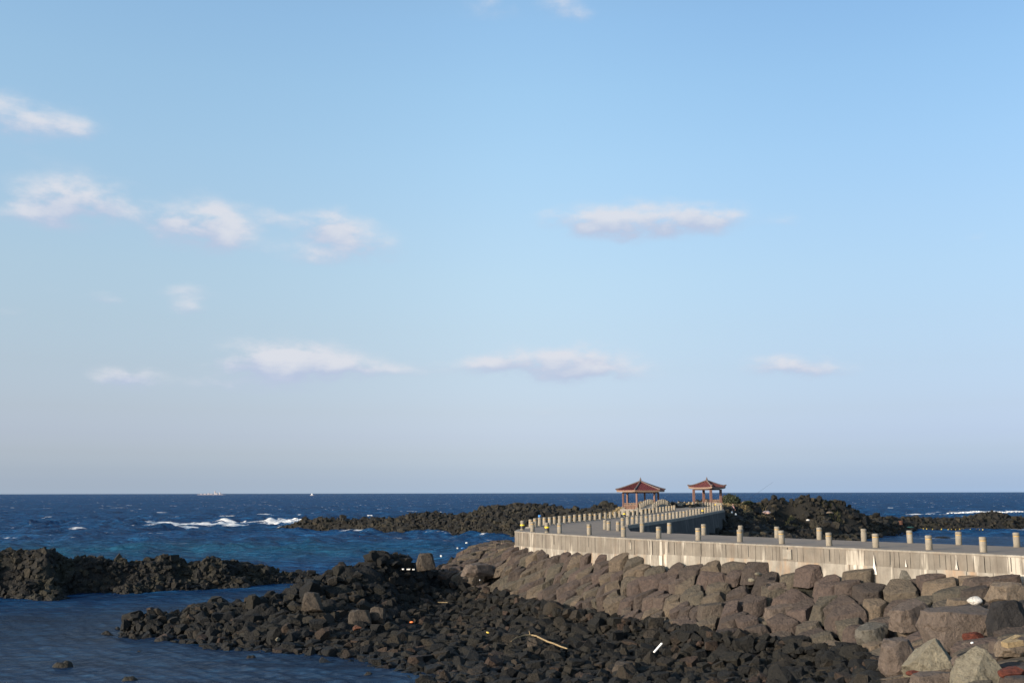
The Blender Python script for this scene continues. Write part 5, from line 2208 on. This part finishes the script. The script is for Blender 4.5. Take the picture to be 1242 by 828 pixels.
# person on the rocks below the platform
def person(c, rz):
    root = empty('person', c, rz)
    tag(root, 'person in black with a pink scarf, holding white bags, on the rocks', 'person')
    J = [((0, 0, .92), .13), ((0, -.01, 1.12), .12), ((0, 0, 1.36), .15), ((0, 0, 1.50), .055), ((0, -.01, 1.56), .05),
         ((-.19, 0, 1.42), .06), ((-.27, -.03, 1.16), .045), ((-.24, -.16, .95), .035), ((-.24, -.2, .86), .036),
         ((.19, 0, 1.42), .06), ((.27, -.05, 1.18), .045), ((.20, -.2, 1.02), .035), ((.19, -.26, .96), .036),
         ((-.09, 0, .86), .095), ((-.12, -.05, .49), .065), ((-.14, .02, .09), .042), ((-.15, -.14, .04), .04),
         ((.09, 0, .86), .095), ((.13, -.12, .50), .065), ((.15, -.06, .09), .042), ((.16, -.22, .04), .04)]
    E = [(0, 1), (1, 2), (2, 3), (3, 4), (2, 5), (5, 6), (6, 7), (7, 8), (2, 9), (9, 10), (10, 11), (11, 12), (0, 13), (13, 14), (14, 15), (15, 16), (0, 17), (17, 18), (18, 19), (19, 20)]
    me = bpy.data.meshes.new('body')
    me.from_pydata([j[0] for j in J], E, [])
    o = link('body', me, root)
    sk = o.modifiers.new('skin', 'SKIN')
    sk.use_smooth_shade = True
    for i, j in enumerate(J):
        me.skin_vertices[0].data[i].radius = (j[1], j[1] * (.72 if i in (0, 1, 2) else 1))
    me.skin_vertices[0].data[0].use_root = True
    ss = o.modifiers.new('sub', 'SUBSURF')
    ss.levels = ss.render_levels = 2
    me.materials.append(M['blackcloth'])
    # head with face
    v, f = ICO[3]
    vv = v.copy()
    vv[:, 0] *= .078
    vv[:, 1] *= .095
    vv[:, 2] *= .118
    nose = np.exp(-((v[:, 0]) / .16) ** 2 - ((v[:, 2] + .05) / .2) ** 2) * (v[:, 1] < 0)
    vv[:, 1] -= nose * .022
    eyes = (np.exp(-((np.abs(v[:, 0]) - .38) / .16) ** 2 - ((v[:, 2] - .12) / .12) ** 2)) * (v[:, 1] < 0)
    vv[:, 1] += eyes * .012
    jaw = v[:, 2] < -.3
    vv[jaw, 0] *= .85
    hm = mesh_np('head', vv, f, True)
    hm.materials.append(M['skin'])
    h = link('head', hm, root)
    h.location = (0, -.015, 1.665)
    hv = v * np.array([.09, .108, .125])
    hv = hv[:, :]
    fr = f[~((v[f].mean(1)[:, 1] < -.35) & (v[f].mean(1)[:, 2] < .45))]
    hr = mesh_np('hair', hv, fr, True)
    hr.materials.append(M['hair'])
    k = link('hair', hr, root)
    k.location = (0, 0, 1.68)
    for s in (-1, 1):
        MB().box((s * .08, -.01, 1.66), (.015, .03, .05)).build('ear', M['skin'], root)
    # scarf
    MB().tube([(-.12, -.12, 1.46), (0, -.14, 1.34), (.1, -.13, 1.20), (.14, -.12, 1.05)], [.05, .06, .055, .035], 8).build('scarf', M['pinkcloth'], root, smooth=60)
    # hands with five fingers
    for (hx, hy, hz, s) in ((-.24, -.21, .85, -1), (.19, -.28, .94, 1)):
        m = MB().box((hx, hy, hz - .03), (.035, .075, .09))
        for q in range(4):
            L_ = (.07, .08, .075, .06)[q]
            y0 = hy - .03 + q * .02
            m.tube([(hx, y0, hz - .07), (hx - s * .012, y0, hz - .07 - L_ * .6), (hx - s * .03, y0, hz - .07 - L_)], [.009, .008, .007], 6)
        m.tube([(hx, hy - .035, hz - .02), (hx - s * .02, hy - .06, hz - .055), (hx - s * .03, hy - .062, hz - .085)], [.011, .01, .008], 6)
        m.build('hand', M['skin'], root)
    return root


pc = pd(889.3, 625.0, 152)
person(tuple(pc), math.radians(20))
for (dx, dz, lab, s, nm) in ((-.25, .45, 'white carrier bag in the left of the picture, held by the person', .34, 'carrier_bag'), (.33, .12, 'white bag resting low on the rock beside the person', .38, 'carrier_bag')):
    v, f = ICO[3]
    vv = v * (1 + .2 * fbm(v * 2 + dx, 3, 4)[:, None]) * np.array([s * .4, s * .3, s * .6])
    me = mesh_np('carrier_bag', vv, f, True)
    me.materials.append(M['whiteplastic'])
    o = link(nm, me)
    o.location = (pc.x + dx, pc.y - .3, pc.z + dz)
    tag(o, lab, 'bag')
# rock the person stands on
v, f = hero_mesh('block', 77, 3.2, 2.6, 1.6)
me = mesh_np('boulder', v, f, True, 40)
me.materials.append(M['black'])
o = link('boulder', me)
o.location = (pc.x, pc.y + .1, pc.z - .62)
tag(o, 'flat black rock under the feet of the person', 'boulder')
# fishing rod rising beyond the knoll
a, b_ = pd(919, 597.5, 186), pd(938, 584, 184)
a2 = pd(909, 604.5, 187)
o = MB().tube([tuple(a2), tuple(a), tuple(b_)], [.022, .016, .006], 6).build('fishing_rod', M['blackcloth'])
tag(o, 'thin fishing rod pointing up to the right above the saddle', 'fishing rod')

# ------------------------------------------------------------------ litter on the bank and rubble


def piece(name, label, cat, loc, size, mat, rz=0, tilt=0, bev=.01):
    o = MB().box((0, 0, 0), size).build(name, M[mat], bevel=bev)
    o.location = loc
    o.rotation_euler = (0, math.radians(tilt), math.radians(rz))
    tag(o, label, cat)
    return o


piece('plank', 'white painted plank leaning in the dark rubble', 'plank', atz(798, 785, -7.0), (.62, .13, .05), 'whiteplastic', 20, -42)
lumps_ = [('foam_scrap', 'white foam scrap lying on the rubble above the white plank', 'scrap', 845, 766, -6.7, 0.17, 0.12, 0.12, 'whiteplastic'),
          ('foam_scrap', 'small white pebble-like scrap on a brown block under the wall', 'scrap', 885.5, 720, -5.1, 0.08, 0.06, 0.06, 'whiteplastic'),
          ('foam_scrap', 'white scrap beside the bright orange rock', 'scrap', 1117.5, 735, -4.75, 0.09, 0.07, 0.07, 'whiteplastic'),
          ('foam_scrap', 'white stone-like scrap at the foot of the huge flat boulder', 'scrap', 1179, 779, -4.7, 0.12, 0.09, 0.06, 'whiteplastic'),
          ('foam_scrap', 'white foam lump at the top left end of the bank', 'scrap', 566, 658, -3.95, 0.25, 0.19, 0.14, 'whiteplastic'),
          ('foam_scrap', 'white foam scrap on the upper left blocks', 'scrap', 555, 664.5, -4.05, 0.16, 0.12, 0.12, 'whiteplastic'),
          ('bottle', 'blue plastic bottle lying on the upper left blocks', 'bottle', 561.5, 664.5, -4.0, .32, .14, .14, 'blue'),
          ('foam_scrap', 'white scrap on the block above the upright rounded boulder', 'scrap', 535, 674, -4.2, 0.14, 0.12, 0.15, 'whiteplastic'),
          ('foam_scrap', 'white scrap between slabs in the left part of the bank', 'scrap', 582, 703, -5.3, 0.09, 0.07, 0.07, 'whiteplastic'),
          ('bottle', 'yellow plastic bottle on the rubble left of the driftwood', 'bottle', 591.5, 766.5, -7.15, .2, .1, .1, 'yellowp'),
          ('foam_scrap', 'orange scrap in the rubble left of centre', 'scrap', 499, 754, -6.9, .25, .1, .1, 'orange'),
          ('foam_scrap', 'pink scrap on the dark rubble near the foot of the bank', 'scrap', 793, 751, -6.3, .3, .12, .1, 'paper'),
          ('pebble', 'pale pinkish pebble on the rubble right of the foam scrap', 'pebble', 866, 772, -6.8, .24, .2, .2, 'pink'),
          ('pebble', 'bright white pebble on the dark stones near centre', 'pebble', 743.5, 774.5, -7.2, 0.10, 0.07, 0.07, 'whiteplastic'),
          ('pebble', 'pale pebble low in the right rubble', 'pebble', 960, 822, -6.9, .24, .15, .12, 'white'),
          ('pebble', 'cream stone under the wall beside the squarish boulder', 'pebble', 911, 703, -4.35, .35, .25, .22, 'buff'),
          ('pebble', 'larger cream stone under the wall beside the squarish boulder', 'pebble', 920, 696, -4.15, .6, .3, .2, 'buff'),
          ('cloth', 'dark blue cloth caught beside the black rock', 'cloth', 945, 762, -6.4, .55, .4, .35, 'navy'),
          ('rope_scrap', 'teal rope scrap by the rust-stained boulder', 'rope', 889, 753, -6.2, .12, .1, .3, 'teal'),
          ('rope_scrap', 'teal rope scrap lower down against the rust-stained boulder', 'rope', 913, 772, -6.5, .2, .1, .1, 'teal'),
          ('foam_scrap', 'long white foam scrap on top of the bank under the wall', 'scrap', 933, 689, -4.0, 0.37, 0.12, 0.07, 'whiteplastic')]
for k, (nm, lab, cat, px, py, z, sx, sy, sz_, mt) in enumerate(lumps_):
    v, f = ICO[2]
    vv = v * (1 + .22 * fbm(v * 2 + k, 3, k)[:, None]) * np.array([sx, sy, sz_]) * .5
    me = mesh_np(nm, vv, f, True, 45)
    me.materials.append(M[mt])
    o = link(nm, me)
    o.location = atz(px, py, z)
    o.rotation_euler = (0, random.uniform(-.3, .3), random.uniform(-1, 1))
    tag(o, lab, cat)
for k, (px, w_) in enumerate(((489, .14), (495.5, .24), (501.5, .16))):
    piece('foam_block', f'white foam offcut on the ridge top, {ORD[k]} from the left of three', 'scrap', atz(px, 690 + .2 * k - .2, -5.0), (w_, .12, .09), 'paper', random.uniform(-20, 20), 0, .02).__setitem__('group', 'white foam offcuts on the ridge')
piece('plank', 'thin pale stick lying at the left foot of the bank', 'stick', atz(537, 730, -6.35), (.62, .07, .05), 'wood', 12, 3)
piece('plank', 'yellow broken board end at the right edge, upper of two', 'board', atz(1227, 774, -4.35), (.62, .2, .05), 'wood', 25, -14)
piece('plank', 'yellow broken board end at the right edge, lower of two', 'board', atz(1228, 780, -4.42), (.55, .3, .16), 'wood', 10, -6)
pts_px = [(620, 778), (626, 774), (634, 771.5), (643, 770.5), (650, 771.5), (657, 775), (664, 778.5), (672, 781), (680, 784.5), (688, 787)]
pts = [tuple(atz(px, py - 1.0, -6.95 - .02 * i)) for i, (px, py) in enumerate(pts_px)]
br_ = empty('driftwood_branch', pts[0])
tag(br_, 'long bleached crooked driftwood branch lying on the dark rubble', 'branch')
invd = Matrix.Translation(-Vector(br_.location))
o = MB().tube(pts, [.02, .035, .04, .042, .045, .045, .045, .042, .038, .03], 8).build('stem', M['wood'], br_, smooth=60)
o.matrix_parent_inverse = invd
o = MB().tube([pts[3], tuple(Vector(pts[3]) + Vector((-.06, .02, .22)))], [.03, .012], 6).build('twig', M['wood'], br_)
o.matrix_parent_inverse = invd

# ------------------------------------------------------------------ ships on the horizon
D0 = 7000.0
c = pd(257, 598.2, D0)
ship = empty('cargo_ship', (c.x, c.y, WATER))
tag(ship, 'hazy pinkish cargo ship far off on the horizon at left', 'ship')
u = D0 / F
m = MB()
m.prism([(-17 * u, -8), (14 * u, -10), (17 * u, 0), (14 * u, 10), (-17 * u, 8)], 0, .6 * u)
m.build('hull', M['hull'], ship)
for (x, w_, h_) in ((-16, 2.2, .8), (-10.5, 3, .9), (-5, 3, 1.4), (-1, 3.5, .8), (4.5, 2.0, 3.6), (7, 3, 1.8), (12, 2.4, 2.3)):
    MB().box((x * u * .8, 0, 1.1 * u * .55 + h_ * u / 2), (w_ * u * .8, 12, h_ * u)).build('superstructure' if h_ > 2.5 else 'cargo_block', M['shiphazed'] if h_ > 2 else M['hull'], ship)
MB().box((4.5 * u * .8, 0, 4.6 * u), (.35 * u, .35 * u, 1.6 * u)).build('mast', M['shiphazed'], ship)
D1 = 4200.0
c = pd(378.5, 598.2, D1)
bt = empty('fishing_boat', (c.x, c.y, WATER))
tag(bt, 'tiny white boat on the horizon right of the cargo ship', 'boat')
u = D1 / F
MB().prism([(-2.2 * u, -2), (1.6 * u, -2.4), (2.6 * u, 0), (1.6 * u, 2.4), (-2.2 * u, 2)], 0, .8 * u).build('hull', M['shiphazed'], bt)
MB().box((-.2 * u, 0, 1.4 * u), (1.4 * u, 3, 1.3 * u)).build('wheelhouse', M['whiteplastic'], bt, bevel=.2)
MB().box((.0 * u, 0, 2.4 * u), (.15 * u, .3, .9 * u)).build('mast', M['shiphazed'], bt)
